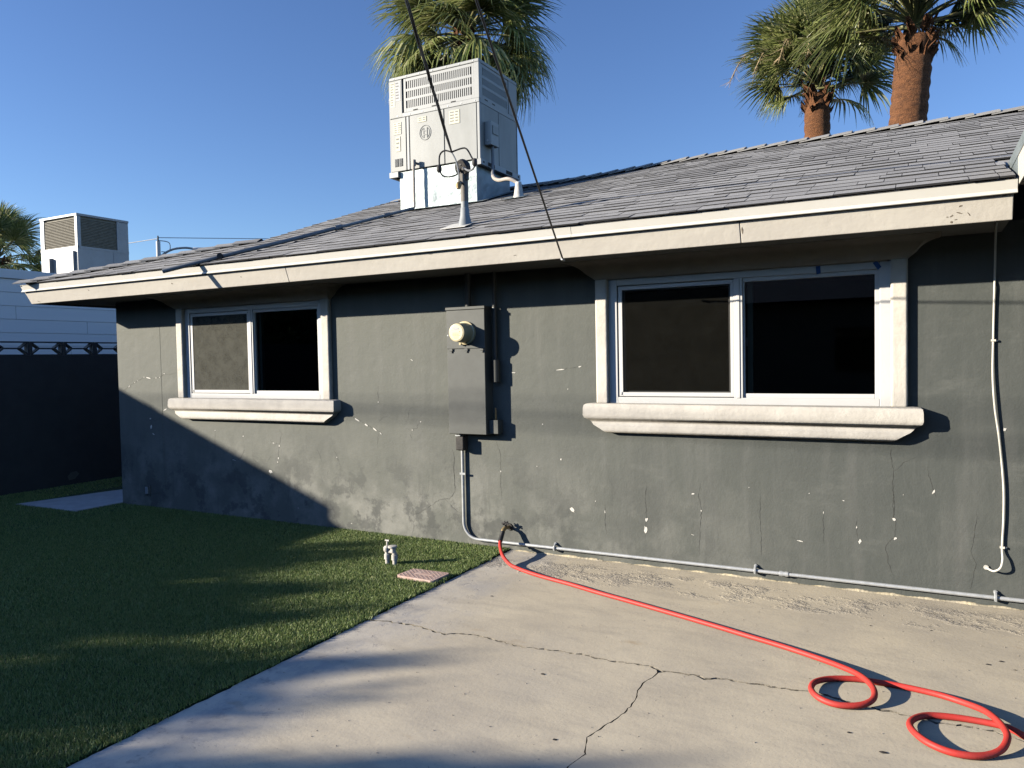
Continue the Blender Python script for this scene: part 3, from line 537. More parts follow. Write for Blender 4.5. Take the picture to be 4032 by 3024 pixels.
def window(cx, light, lab):
    rails = MB(); ring(rails, cx - .945, cx + .945, 1.19, 2.132, .07, .07, .055, .066, -.004, .075)
    w = rails.build('window', M['vinyl'], house, bevel=.004); w['label'] = lab
    mb = MB(); loft(mb, cx, [(1.200, 1.06, .05), (1.197, 1.102, .085), (1.188, 1.115, .097), (1.165, 1.119, .103), (1.115, 1.120, .105), (1.096, 1.114, .100), (1.084, 1.098, .085), (1.074, 1.080, .066), (1.062, 1.068, .060), (1.052, 1.060, .064), (1.040, 1.046, .076), (1.02, 1.01, .077), (1.000, .978, .073), (.986, .958, .062), (.980, .945, .040)])
    mb.build('sill', M['trim'], w, smooth=True)
    mb = MB(); loft(mb, cx, [(2.116, 1.031, .044), (2.120, 1.036, .049), (2.127, 1.043, .056), (2.140, 1.060, .074), (2.158, 1.082, .10), (2.178, 1.097, .125), (2.196, 1.115, .15), (2.212, 1.14, .18), (2.225, 1.17, .215), (2.234, 1.205, .25), (2.2375, 1.21, .255)])
    mb.build('header_cornice', M['trim'], w, smooth=True)
    for s_ in (-1, 1):
        a, b_ = sorted((cx + s_ * 1.034, cx + s_ * .938)); MB().box(a, b_, -.048, .004, 1.194, 2.124).build('jamb', M['trim'], w, bevel=.016, seg=4)
    mb = MB(); mb.box(cx - .030, cx + .030, -.002, .07, 1.243, 2.068); mb.box(cx - .012, cx + .012, -.008, -.002, 1.243, 2.068); mb.build('mullion', M['vinyl'], w, bevel=.003)
    mb = MB(); ring(mb, cx + .030, cx + .877, 1.243, 2.068, .012, .030, .032, .030, .012, .05); mb.build('sash', M['vinyl'], w, bevel=.003)
    mb = MB(); ring(mb, cx - .877, cx - .030, 1.243, 2.068, .050, .040, .045, .045, .030, .06); mb.build('sash', M['vinyl'], w, bevel=.003)
    mb = MB(); ring(mb, cx - .868, cx - .031, 1.250, 2.060, .030, .022, .030, .028, .004, .014); mb.build('screen_frame', M['vinyl'], w, bevel=.002)
    mb = MB(); mb.box(cx - .862, cx - .848, -.001, .004, 1.262, 1.282); mb.box(cx - .05, cx - .036, -.001, .004, 2.034, 2.05); mb.build('screen_clip', M['vinyl'], w)
    MB().add([(cx - .84, .009, 1.278), (cx - .05, .009, 1.278), (cx - .05, .009, 2.034), (cx - .84, .009, 2.034)], [(0, 1, 2, 3)]).build('insect_screen', M['screen_light' if light else 'screen_dark'], w)
    for a, b_, y in ((cx - .83, cx - .068, .045), (cx + .04, cx + .85, .032)):
        MB().add([(a, y, 1.27), (b_, y, 1.27), (b_, y, 2.042), (a, y, 2.042)], [(0, 1, 2, 3)]).build('pane', M['glass'], w)
    MB().box(cx + .052, cx + .088, .055, .085, 1.262, 2.05).build('sash_stile', surf('green_tinted_stile', (.20, .24, .20), (.17, .21, .17), 5, .6), w)
    if light:
        mb = MB(); n_ = 40; P = []
        for i in range(n_ + 1): xx = cx - .86 + .84 * i / n_; yy = .14 + .018 * math.sin(i * 1.7) + .008 * math.sin(i * 4.1); P += [(xx, yy, 1.2), (xx, yy, 2.1)]
        mb.add(P, [(2 * i, 2 * i + 2, 2 * i + 3, 2 * i + 1) for i in range(n_)]); mb.build('curtain', M['curtain'], w, smooth=True)
    else:
        MB().box(cx + .046, cx + .06, .036, .05, 1.60, 1.66).build('latch', M['grey_pvc'], w, bevel=.003)
        for (xx, zz, an) in ((cx + .515, 2.084, 8), (cx + .862, 2.090, 35)):
            c_, s__ = math.cos(R(an)), math.sin(R(an)); P = [(u, v) for u, v in ((-.014, -.026), (.013, -.023), (.016, .026), (-.011, .028))]
            MB().add([(xx + u * c_ - v * s__, -.0065, zz + u * s__ + v * c_) for u, v in P], [(0, 1, 2, 3)]).build('tape_strip', M['tape'], w)
    return w
window(WX[0], True, 'sliding window nearer the lawn with a pale insect screen')
window(WX[1], False, 'sliding window above the patio with two blue tape strips')
# covered patio that leaves the house at the right hand edge
pc = thing('patio_cover', 'cream edged patio roof corner beyond the right end of the long fascia', 'patio roof', (.46, -.6, 2.4))
MB().box(.452, .487, -4.2, -.602, 2.392, 2.542).build('fascia_board', M['white_paint'], pc, bevel=.003)
MB().prism([(.449, -4.2, 2.543), (.449, -.12, 2.543), (.446, -.10, 2.60), (.446, -4.2, 2.60)], (.004, 0, 0)).build('flashing', M['galv_sheet'], pc)
MB().box(.488, 4.2, -4.2, -.25, 2.55, 2.60).build('roof_deck', M['shingle_mass'], pc)
MB().box(.488, 4.2, -4.2, -.002, 2.52, 2.545).build('ceiling', M['soffit'], pc)
MB().box(.452, .46, -.601, -.27, 2.43, 2.545).build('step_flashing', M['galv_sheet'], pc)
# ------------------------------------------------------------------ rooftop air conditioner over the house
ac = thing('rooftop_air_conditioner', 'large pale packaged air conditioner on the shingle roof with slotted upper panels', 'air conditioner', (-4.57, 1.93, 3.2))
X0, X1, Y0, Y1, ZB, ZJ, ZT = -5.14, -4.00, 1.51, 2.345, 3.62, 4.225, 4.648
# curb of galvanised sheet that follows the roof slope
cx0, cx1, cy0, cy1 = -5.045, -4.055, 1.528, 2.26
mb = MB(); bot = [(cx0, cy0), (cx1, cy0), (cx1, cy1), (cx0, cy1)]
mb.add([(x, y, roof_z(x, y) - .02) for x, y in bot] + [(x, y, ZB - .002) for x, y in bot], [(0, 1, 5, 4), (1, 2, 6, 5), (2, 3, 7, 6), (3, 0, 4, 7), (4, 5, 6, 7)])
curb = mb.build('curb', M['galv_sheet'], ac, bevel=.006)
sub = curb.modifiers.new('sub', 'SUBSURF'); sub.subdivision_type = 'SIMPLE'; sub.levels = sub.render_levels = 4
tx = bpy.data.textures.new('dents', 'CLOUDS'); tx.noise_scale = .28; dm = curb.modifiers.new('dents', 'DISPLACE'); dm.texture = tx; dm.strength = .02; dm.mid_level = .5; dm.texture_coords = 'GLOBAL'
mb = MB(); pts = [(cx0 - .06, cy0 - .07), (cx1 + .10, cy0 - .07), (cx1 + .10, cy1 + .05), (cx1 - .01, cy1 + .05), (cx1 - .01, cy0 + .01), (cx0 - .06, cy0 + .01)]
mb.add([(x, y, roof_z(x, y) + .022) for x, y in pts], [(0, 1, 4, 5), (1, 2, 3, 4)]); mb.build('flashing', M['galv_sheet'], ac)
# cabinet
MB().box(X0 + .02, X1 - .02, Y0 + .03, Y1 - .01, ZB + .01, ZT - .02).build('coil_core', M['dark_gap'], ac)
MB().box(X0 - .004, X1 + .004, Y0 - .004, Y1 + .004, ZT - .035, ZT).build('top_cap', M['ac_frame'], ac, bevel=.006)
mb = MB(); mb.box(X0 + .02, X1, Y0 - .002, Y0 + .03, ZJ - .022, ZJ + .022); mb.box(X1 - .03, X1 + .002, Y0 + .03, Y1, ZJ - .022, ZJ + .022); mb.build('mid_rail', M['ac_frame'], ac, bevel=.003)
for (x, y) in ((X1 - .055, Y0 - .003),): MB().box(x, X1 + .003, y, y + .05, ZJ + .02, ZT - .036).build('corner_post', M['ac_frame'], ac, bevel=.003)
MB().box(X1 - .028, X1 + .002, Y0 - .001, Y0 + .03, ZB, ZJ - .024).build('corner_post', M['ac_frame'], ac, bevel=.003)
MB().box(X1 - .02, X1 + .002, Y1 - .19, Y1, ZJ + .023, ZT - .036).build('side_panel', M['ac_frame'], ac, bevel=.003)
ctrl = MB().box(X0 - .003, X0 + .165, Y0 - .003, Y0 + .03, ZJ - .02, ZT - .036).build('control_panel', M['ac_paint'], ac, bevel=.004)
def lower(x0, x1, nm, m='ac_paint'): return MB().box(x0, x1, Y0, Y0 + .028, ZB + .004, ZJ - .024).build(nm, M[m], ac, bevel=.004)
pa = lower(X0 + .002, X0 + .205, 'access_panel'); lower(X0 + .215, X0 + .248, 'panel_strip', 'ac_frame'); pb = lower(X0 + .258, X0 + .70, 'access_panel'); pcn = lower(X0 + .710, X1 - .036, 'access_panel')
for (y0, y1) in ((Y0 + .035, Y0 + .40), (Y0 + .41, Y1 - .02)): MB().box(X1 - .028, X1, y0, y1, ZB + .004, ZJ - .024).build('side_panel', M['ac_paint'], ac, bevel=.004)
MB().box(X0 - .012, X0 + .0, Y0 + .004, Y1, ZB, ZT - .036).build('side_panel', M['ac_paint'], ac)
MB().box(X0, X1, Y1 - .008, Y1 + .004, ZB, ZT - .036).build('rear_panel', M['ac_paint'], ac)
def grille(front):
    z0, z1 = ZJ + .024, ZT - .037; rows_ = 3; hb = .030
    if front: a0, a1, nb = X0 + .185, X1 - .058, 33
    else: a0, a1, nb = Y0 + .052, Y1 - .20, 24
    mb = MB(); zt = z1 - z0
    def B(a, b_, c_, d_, t=.0):
        if front: mb.box(a, b_, Y0 + .004 + t, Y0 + .016, c_, d_)
        else: mb.box(X1 - .016, X1 - .003 - t, a, b_, c_, d_)
    B(a0, a0 + .030, z0, z1); B(a1 - .030, a1, z0, z1)
    hs = [z0 + .038 + (zt - .066) * i / rows_ for i in range(rows_ + 1)]
    for i, z in enumerate(hs):
        if i == 0: B(a0 + .03, a1 - .03, z0, z + .004)
        elif i == rows_: B(a0 + .03, a1 - .03, z - .004, z1)
        else: B(a0 + .03, a1 - .03, z - .015, z + .015)
    gr = mb.build('grille', M['ac_frame'], ac, bevel=.002)
    me = None
    for k in range(1, nb):
        c_ = a0 + .03 + (a1 - a0 - .06) * k / nb; w = (a1 - a0 - .06) / nb * .27
        m_ = MB(); m_.box(c_ - w, c_ + w, Y0 + .0055, Y0 + .015, z0 + .01, z1 - .01) if front else m_.box(X1 - .015, X1 - .0045, c_ - w, c_ + w, z0 + .01, z1 - .01)
        m_.build('grille_bar', M['ac_frame'], gr)
    for k in range(3 if front else 2):
        c_ = a0 + (a1 - a0) * (.17 + .27 * k); MB().box(c_ - .03, c_ + .03, Y0 + .002, Y0 + .0038, z0 + .004, z0 + .014).build('tab_slot', M['dark_gap'], gr) if front else MB().box(X1 - .0028, X1 - .001, c_ - .03, c_ + .03, z0 + .004, z0 + .014).build('tab_slot', M['dark_gap'], gr)
grille(True); grille(False)
for k in range(7): x = X0 + .06 + k * .17; MB().cyl((x, Y0 - .008, ZT - .018), (x, Y0, ZT - .018), .006, 8).build('screw', M['galv'], ac)
for k in range(7): x = X0 + .10 + k * .165; MB().cyl((x, Y0 - .006, ZJ - .004), (x, Y0, ZJ - .004), .006, 8).build('screw', M['galv'], ac)
# round embossed emblem
EX, EZc = X0 + .462, ZB + .37
def arc(mb, r, a0, a1, t, n=24):
    mb.tube([(EX + r * math.cos(R(a0 + (a1 - a0) * i / n)), Y0 - .001, EZc + r * 1.08 * math.sin(R(a0 + (a1 - a0) * i / n))) for i in range(n + 1)], t, 6, caps=True)
mb = MB(); arc(mb, .072, 0, 360, .0038, 40); arc(mb, .054, 118, 242, .0032); arc(mb, .054, -62, 62, .0032)
for s_ in (-1, 1): mb.box(EX + s_ * .022 - .0032, EX + s_ * .022 + .0032, Y0 - .005, Y0 + .002, EZc - .055, EZc + .055)
for s_ in (-1, 1): mb.box(EX - .022, EX + .022, Y0 - .0046, Y0 + .002, EZc + s_ * .020 - .003, EZc + s_ * .020 + .003)
mb.build('emblem', M['ac_paint'], pb, smooth=True)
def sticker(x0, x1, z0, z1, parent, m='sticker', lines=4, colm=1):
    s_ = MB().box(x0, x1, Y0 - .0045, Y0 - .0005, z0, z1).build('sticker', M[m], parent); mb = MB(); rr = random.Random(int(x0 * 1000))
    for i in range(lines):
        for c_ in range(colm):
            a = x0 + (x1 - x0) * (c_ / colm + .10); b_ = a + (x1 - x0) / colm * rr.uniform(.35, .75); z = z1 - (z1 - z0) * (i + .8) / (lines + .6); mb.box(a, b_, Y0 - .0058, Y0 - .0046, z, z + (z1 - z0) * .16 / lines * 2)
    mb.build('print', M['ink'], s_)
sticker(X0 + .012, X0 + .072, ZJ + .10, ZT - .055, ctrl, lines=9); sticker(X0 + .078, X0 + .148, ZJ + .16, ZT - .05, ctrl, 'sticker_grey', 6)
sticker(X0 + .045, X0 + .145, ZJ - .20, ZJ - .07, pa, lines=5, colm=2); sticker(X0 + .07, X0 + .13, ZB + .22, ZB + .38, pa, lines=3)
sticker(X0 + .37, X0 + .48, ZJ - .115, ZJ - .06, pb, lines=2, colm=2); sticker(X0 + .77, X0 + .90, ZJ - .20, ZJ - .06, pcn, lines=4, colm=2)
for k in range(2):
    x = X0 + .052 + k * .058; vt = MB().box(x, x + .046, Y0 - .003, Y0 + .001, ZB + .055, ZB + .14).build('louvre', M['dark_gap'], pa)
    for i in range(9): z = ZB + .06 + i * .009; MB().box(x + .003, x + .043, Y0 - .0065, Y0 - .0035, z, z + .0035).build('louvre_slat', M['grey_mast'], vt)
for b_ in ((X0 - .02, X0 + .10, Y0 - .015, Y0 + .019), (X1 - .03, X1 + .018, Y0 - .015, Y1 + .03), (X0 - .02, X0 + .02, Y0 + .02, Y1 + .03)): MB().box(*b_, ZB - .062, ZB - .001).build('base_rail', M['ac_frame'], ac, bevel=.003)
for y in (Y0 + .22, Y1 - .22): MB().box(X1 + .0185, X1 + .021, y - .09, y + .05, ZB - .052, ZB - .014).build('fork_slot', M['dark_gap'], ac)
for (x, y) in ((X1 + .019, Y0 + .04), (X1 + .019, Y1 - .02)): MB().cyl((x, y, ZB - .03), (x + .002, y, ZB - .03), .012, 12).build('lifting_hole', M['dark_gap'], ac)
db = MB().box(X1 + .001, X1 + .085, Y0 + .09, Y0 + .255, ZB + .155, ZB + .40).build('disconnect_box', M['ac_frame'], ac, bevel=.005)
MB().box(X1 + .086, X1 + .094, Y0 + .115, Y0 + .235, ZB + .27, ZB + .36).build('cover', M['ac_paint'], db, bevel=.003); MB().cyl((X1 + .04, Y0 + .089, ZB + .20), (X1 + .04, Y0 + .084, ZB + .20), .012, 14).build('knockout', M['galv'], db)
stub = Vector((-3.522, 1.439, roof_z(-3.522, 1.439)))
wp = smooth_path([(X1 + .05, Y0 + .17, ZB + .155), (X1 + .06, Y0 + .16, ZB), (X1 + .09, Y0 + .10, ZB - .17), (X1 + .20, Y0 + .02, ZB - .245), (X1 + .36, stub.y, ZB - .27), (stub.x - .03, stub.y, stub.z + .165), (stub.x, stub.y, stub.z + .12)], 6)
MB().tube(wp[:13], .017, 8).build('whip_conduit', M['grey_pvc'], ac, smooth=True); MB().tube(wp[12:], .019, 8).build('whip_conduit', M['tan_pvc'], ac, smooth=True)
MB().tube([stub + Vector((0, 0, -.02)), stub + Vector((0, 0, .05)), stub + Vector((0, 0, .14)), stub + Vector((0, 0, .16))], [.062, .045, .032, .028], 12).build('pipe_boot', M['white_pvc'], ac, smooth=True)
mb = MB(); rz_ = lambda x, y: roof_z(x, y) + .018
mb.add([(stub.x - .14, stub.y - .12, rz_(stub.x - .14, stub.y - .12)), (stub.x + .10, stub.y - .10, rz_(stub.x + .1, stub.y - .1)), (stub.x + .10, stub.y + .10, rz_(stub.x + .1, stub.y + .1)), (stub.x - .14, stub.y + .1, rz_(stub.x - .14, stub.y + .1))], [(0, 1, 2, 3)]); mb.build('boot_flashing', M['galv_sheet'], ac)

# condensate drain: down the curb and across the shingles to hang over the eave
dp = thing('drain_pipe', 'thin grey drain pipe lying down the shingles and hanging over the eave', 'pipe', (-4.9, 1.5, 3.2))
yb = 1.43; zr = roof_z(-4.80, yb) + .03
MB().tube([(-4.80, Y0 + .01, ZB + .055), (-4.80, Y0 - .045, ZB + .06), (-4.80, Y0 - .055, ZB + .05), (-4.80, Y0 - .06, ZB - .03), (-4.80, yb + .02, zr + .03), (-4.81, yb, zr)], .014, 8).build('riser', M['tan_pvc'], dp, smooth=True)
MB().cyl((-4.80, Y0 - .05, ZB + .02), (-4.80, Y0 - .05, ZB + .085), .021, 10).build('elbow', M['tan_pvc'], dp, smooth=True)
path = [(-4.81, yb), (-4.885, 1.064), (-5.04, .487), (-5.192, -.006), (-5.44, -.45)]
pp = [(x, y, (roof_z(x, y) if y > EY else EZ + .005) + .036) for x, y in path] + [(-5.885, -.86, 2.372)]
MB().tube(smooth_path(pp[:3], 6), .017, 8).build('pipe_length', M['grey_mast'], dp, smooth=True); MB().tube(smooth_path(pp[2:], 6), .0205, 10).build('pipe_length', M['grey_pvc'], dp, smooth=True)
for i, r_ in ((1, .024), (2, .028)):
    a, b_ = Vector(pp[i]), Vector(pp[i + 1]); u = (b_ - a).normalized(); MB().cyl(a - u * .04, a + u * .04, r_, 10).build('coupling', M['grey_pvc'], dp, smooth=True)
for i in (1, 2, 3, 4):
    x, y, z = pp[i] if i < 4 else (-5.36, -.31, roof_z(-5.36, -.31) + .036); MB().box(x + .03, x + .07, y + .02, y + .06, roof_z(x, y) + .006, z - .012).build('pipe_block', M['black'], dp)
x, y, z = -5.50, -.56, roof_z(-5.5, -.56) + .042; MB().cyl((x - .012, y + .016, z), (x + .012, y - .016, z), .026, 10).build('pipe_strap', M['black'], dp)

# ------------------------------------------------------------------ service mast with weatherhead
ms = thing('service_mast', 'grey electrical mast with black weatherhead rising through the shingles by the eave', 'electrical mast', (-3.14, -.215, 2.58))
mx, my = -3.14, -.215; mz = roof_z(mx, my)
MB().tube([(mx, my, 2.26), (mx, my, 2.78)], .030, 14).build('pipe', M['grey_mast'], ms, smooth=True)
MB().tube([(mx, my, 2.78), (mx, my, 2.965)], .0305, 14).build('upper_pipe', M['rust_mast'], ms, smooth=True)
MB().tube([(mx, my, mz - .02), (mx, my, mz + .03), (mx, my, mz + .085), (mx, my, mz + .14), (mx, my, mz + .145)], [.062, .052, .038, .034, .031], 16).build('pipe_boot', M['grey_mast'], ms, smooth=True)
q = [(-.13, -.10), (.10, -.10), (.10, .10), (-.13, .10)]; MB().add([(mx + a - .03, my + b_ - .02, roof_z(mx + a, my + b_ - .02) + .019) for a, b_ in q] + [(mx + a - .03, my + b_ - .02, roof_z(mx + a, my + b_ - .02) + .022) for a, b_ in q], [(4, 5, 6, 7), (0, 1, 5, 4), (3, 0, 4, 7)]).build('boot_flashing', M['white_metal'], ms)
hd = MB().tube([(mx, my + .02, 3.035), (mx, my - .005, 3.04), (mx, my - .035, 3.045), (mx, my - .05, 3.04)], [.050, .062, .062, .052], 18).build('weatherhead', M['black_plastic'], ms, smooth=True)
MB().tube([(mx, my, 2.955), (mx, my, 3.0), (mx, my - .005, 3.03)], [.037, .040, .036], 14).build('weatherhead_neck', M['black_plastic'], ms, smooth=True)
for k in range(3): a = R(90 + 120 * k); MB().cyl((mx + .026 * math.cos(a), my - .05, 3.035 + .026 * math.sin(a)), (mx + .026 * math.cos(a), my - .058, 3.035 + .026 * math.sin(a)), .011, 10).build('wire_hole', M['black'], hd)
cl = MB(); cl.cyl((mx - .045, my - .01, 2.955), (mx + .045, my - .01, 2.955), .014, 8); cl.box(mx - .02, mx + .02, my - .055, my - .028, 2.915, 2.99); cl.cyl((mx - .01, my - .05, 2.925), (mx + .006, my - .075, 2.90), .016, 8); cl.build('mast_clamp', M['rust_mast'], ms, bevel=.003)
MB().tube([(mx - .006, my - .06, 2.915), (mx - .006, my - .075, 2.90), (mx - .004, my - .08, 2.87)], [.018, .024, .015], 10).build('insulator', M['brass'], ms, smooth=True)
tie = Vector((mx - .035, my - .12, 3.145))
def loop(pts, r_=.0065): MB().tube(smooth_path(pts, 6), r_, 6).build('drip_loop', M['black'], ms, smooth=True)
loop([tie, (mx - .10, my - .12, 3.165), (mx - .145, my - .12, 3.135), (mx - .155, my - .11, 3.05), (mx - .135, my - .11, 2.985), (mx - .08, my - .10, 2.965), (mx - .03, my - .06, 2.985), (mx, my - .05, 3.03)])
loop([tie, (mx + .06, my - .12, 3.16), (mx + .105, my - .12, 3.145), (mx + .14, my - .11, 3.08), (mx + .165, my - .11, 3.045)])
MB().tube(smooth_path([(mx + .17, my - .11, 3.03), (mx + .14, my - .10, 2.995), (mx + .09, my - .08, 2.995), (mx + .03, my - .055, 3.03)], 6), .008, 6).build('drip_loop', M['grey_pvc'], ms, smooth=True)
for (x, z) in ((mx - .158, 3.035), (mx + .165, 3.04)):
    mb = MB(); mb.tube([(x, my - .11, z - .03), (x, my - .112, z - .015), (x, my - .112, z + .015), (x, my - .11, z + .03)], [.010, .021, .021, .010], 8); mb.build('splice_connector', M['black_plastic'], ms, smooth=True)
MB().tube(smooth_path([tie, (mx - .01, my - .10, 3.08), (mx + .005, my - .09, 2.99), (mx, my - .08, 2.93)], 5), .006, 6).build('guy_wire', M['grey_mast'], ms)

# overhead wires run back to a utility pole behind the viewer
POLE = (1.25, -11.4)
sd = thing('service_drop', 'twisted black service cable coming down to the roof weatherhead', 'cable', tuple(tie))
P0, P1 = tie, Vector((1.50, -11.3, 7.30)); n = 90
for k in range(3):
    pts = []
    for i in range(n + 1):
        t = i / n; p = P0.lerp(P1, t); p.z -= .10 * 4 * t * (1 - t) ** 1.0; a = i * .62 + k * 2.094; rr = .0075 * min(1, i / 2 + .3)
        pts.append(p + Vector((math.cos(a) * rr, 0, math.sin(a) * rr)))
    MB().tube(pts, .0062 if k else .0048, 6).build('conductor', M['black'], sd, smooth=True)
w2 = thing('communication_cable', 'single thin black cable running down to the lower edge of the fascia', 'cable', (-2.134, -.6, 2.2))
P0, P1 = Vector((-2.134, -.592, 2.212)), Vector((.75, -11.3, 6.70)); pts = []
for i in range(41): t = i / 40; p = P0.lerp(P1, t); p.z -= .16 * 4 * t * (1 - t) * .5; pts.append(p)
MB().tube(pts, .0062, 6).build('cable_sheath', M['black'], w2, smooth=True); MB().cyl((-2.134, -.575, 2.21), (-2.134, -.612, 2.215), .009, 8).build('eye_hook', M['galv'], w2)
up_ = thing('utility_pole', 'brown wooden utility pole behind the viewer carrying the overhead lines', 'utility pole', (POLE[0], POLE[1], 0))
MB().tube([(POLE[0], POLE[1], -.1), (POLE[0], POLE[1], 9)], [.16, .11], 12).build('shaft', M['wood_pole'], up_, smooth=True); MB().box(POLE[0] - .8, POLE[0] + .8, POLE[1] - .05, POLE[1] + .05, 8.3, 8.42).build('crossarm', M['wood_pole'], up_)
for z, r_, lab in ((6.65, .012, 'upper thick black line strung between utility poles'), (6.57, .019, 'lower thick black line bundle strung between utility poles')):
    o = MB().tube([(POLE[0] + 12 - 52 * i / 20, POLE[1] + .14, z - (0 if z > 6.6 else .025 * (POLE[0] + 12 - 52 * i / 20 + 19.9))) for i in range(21)], r_, 8).build('overhead_line', M['black'], None, smooth=True); tag(o, lab, 'cable', 'overhead lines behind the viewer')

# ------------------------------------------------------------------ meter panel and conduits on the wall
mp = thing('electric_meter_panel', 'tall grey meter cabinet with a round glass meter on the stucco wall', 'electric meter', (-3.215, 0, .93))
BX0, BX1, BY = -3.397, -3.037, -.118
MB().box(BX0 + .003, BX1 - .003, BY + .004, -.001, .938, 1.95).build('cabinet', M['cabinet'], mp, bevel=.003)
MB().box(BX0 - .006, BX1 + .004, BY - .008, -.0015, 1.945, 1.968).build('rain_cap', M['cabinet'], mp, bevel=.003)
MB().box(BX0 + .001, BX1 - .001, BY - .003, BY + .0035, 1.632, 1.942).build('meter_cover', M['cabinet'], mp, bevel=.003)
MB().box(BX0 + .004, BX1 - .003, BY - .004, BY + .0035, .94, 1.626).build('door', M['cabinet'], mp, bevel=.003)
for x in (BX0 + .045, BX0 + .19, BX0 + .335): MB().box(x - .014, x + .016, BY - .016, BY - .004, 1.612, 1.633).box(x - .004, x + .010, BY - .014, BY - .0045, 1.598, 1.611).build('hasp', M['cabinet'], mp, bevel=.002)
MB().cyl((BX0 + .012, BY - .004, 1.742), (BX0 + .012, BY + .001, 1.742), .006, 8).build('knob', M['galv'], mp)
mc_ = Vector((-3.214, BY, 1.757)); rr = .094
mt = MB().tube([mc_ + Vector((0, -.003, 0)), mc_ + Vector((0, -.022, 0)), mc_ + Vector((0, -.026, 0))], [rr, rr, rr - .008], 36).build('meter', M['meter_glass'], mp, smooth=True)
MB().tube([mc_ + Vector((0, -.02, 0)), mc_ + Vector((0, -.05, 0)), mc_ + Vector((0, -.125, 0)), mc_ + Vector((0, -.140, 0)), mc_ + Vector((0, -.144, 0))], [.082, .080, .074, .071, .062], 36).build('meter_dome', M['meter_glass'], mt, smooth=True)
MB().tube([mc_ + Vector((0, -.1442, 0)), mc_ + Vector((0, -.1455, 0))], .060, 32).build('dial', M['meter_face'], mt)
mb = MB(); y = BY - .1462; mb.box(-3.214 - .027, -3.214 + .026, y - .0006, y, 1.757 + .022, 1.757 + .040); mb.build('display', M['sticker_grey'], mt)
mb = MB()
for z, a, b_ in ((1.752, -.034, .036), (1.741, -.036, .022), (1.733, -.034, .034), (1.722, -.026, .024), (1.712, -.018, .02)): mb.box(-3.214 + a, -3.214 + b_, y - .0005, y, z, z + .0022)
mb.box(-3.214 + .028, -3.214 + .036, y - .0005, y, 1.762, 1.768); mb.build('print', M['brass'], mt)
for a in (215, 245): MB().cyl(mc_ + Vector((.096 * math.cos(R(a)), -.012, .096 * math.sin(R(a)))), mc_ + Vector((.096 * math.cos(R(a)), -.03, .096 * math.sin(R(a)))), .010, 8).build('ring_lock', M['meter_glass'], mt, smooth=True)
MB().cyl((-3.222, -.06, 1.968), (-3.222, -.06, 2.24), .026, 12).build('riser', M['shaded_pipe'], mp, smooth=True)
MB().tube([(-2.986, -.045, 2.24), (-2.986, -.045, 1.53)], .017, 10).tube([(-2.978, -.05, 1.535), (-2.978, -.05, 1.36)], .030, 10).build('side_conduit', M['shaded_pipe'], mp, smooth=True)
MB().cyl((-2.986, -.062, 1.957), (-2.986, -.062, 1.945), .010, 8).build('bushing', M['white_metal'], mp)
MB().box(-3.034, -2.952, -.085, -.001, .945, 1.055).build('side_box', M['cabinet'], mp, bevel=.003)
MB().tube([(-2.992, -.05, 1.055), (-2.992, -.05, 1.15)], [.009, .006], 8).build('ground_clamp', M['brass'], mp)

cd = thing('wall_conduit', 'thin galvanised conduit dropping from the meter cabinet and running along the wall base', 'conduit', (-3.33, 0, .06))
lb = MB(); lb.box(-3.345, -3.285, -.075, -.002, .795, .915); lb.box(-3.352, -3.278, -.092, -.076, .80, .91); lb.build('conduit_body', M['black_plastic'], cd, bevel=.008, seg=3)
MB().box(-3.356, -3.31, -.088, -.06, .917, .927).build('strap', M['galv'], cd)
MB().tube([(-3.315, -.05, .90), (-3.315, -.05, .945)], .022, 10).build('nipple', M['cabinet'], cd, smooth=True)
cz = .062; pth = [(-3.33, -.024, .80), (-3.33, -.024, .60), (-3.33, -.024, .26)] + [(-3.33 + .135 * (1 - math.cos(a)), -.024, cz + .0 + .135 * (1 - math.sin(a)) + .0) for a in [R(x) for x in (0, 10, 20, 30, 40, 50, 60, 70, 80, 90)]] + [(-3.0, -.024, cz), (-2, -.024, cz), (0, -.024, cz), (3, -.024, cz)]
MB().tube(pth, .0125, 12).build('pipe', M['galv'], cd, smooth=True)
def strap(x, z, vert=False):
    mb = MB()
    if vert: mb.box(x - .020, x + .032, -.041, -.0385, z - .009, z + .009)
    else: mb.tube([(x, -.003, z + .034), (x, -.012, z + .030), (x, -.038, z + .015), (x, -.041, z), (x, -.038, z - .013), (x, -.012, z - .017)], .009, 6); mb.cyl((x, -.014, z + .030), (x, -.002, z + .030), .012, 10)
    mb.build('strap', M['galv'], cd, smooth=True)
strap(-2.50, cz); strap(-.986, cz); strap(.405, cz); strap(-3.33, .60, True)
MB().tube([(-.83, -.024, cz), (-.815, -.024, cz), (-.80, -.024, cz), (-.785, -.024, cz), (-.77, -.024, cz)], [.017, .019, .015, .019, .017], 12).build('coupling', M['galv'], cd, smooth=True)

hb = thing('hose_bib', 'corroded outdoor water tap low on the grey wall', 'tap', (-2.91, 0, .187))
MB().cyl((-2.909, .004, .187), (-2.914, -.075, .190), .013, 10).build('spout', M['brass'], hb, smooth=True)
MB().tube([(-2.909, -.001, .187), (-2.909, -.01, .187)], [.03, .026], 12).build('flange', M['black_plastic'], hb, smooth=True)
mb = MB(); mb.cyl((-2.915, -.055, .19), (-2.915, -.062, .232), .009, 8)
for k in range(6): a = k * math.pi / 3; mb.cyl((-2.915, -.062, .228), (-2.915 + .032 * math.cos(a), -.062 + .032 * math.sin(a) * .6, .228 + .012 * math.sin(a)), .0062, 6)
mb.build('handle', M['black_plastic'], hb, smooth=True)
MB().tube([(-2.914, -.07, .192), (-2.918, -.095, .178), (-2.92, -.10, .165)], [.016, .018, .017], 10).build('nozzle', M['brass'], hb, smooth=True)
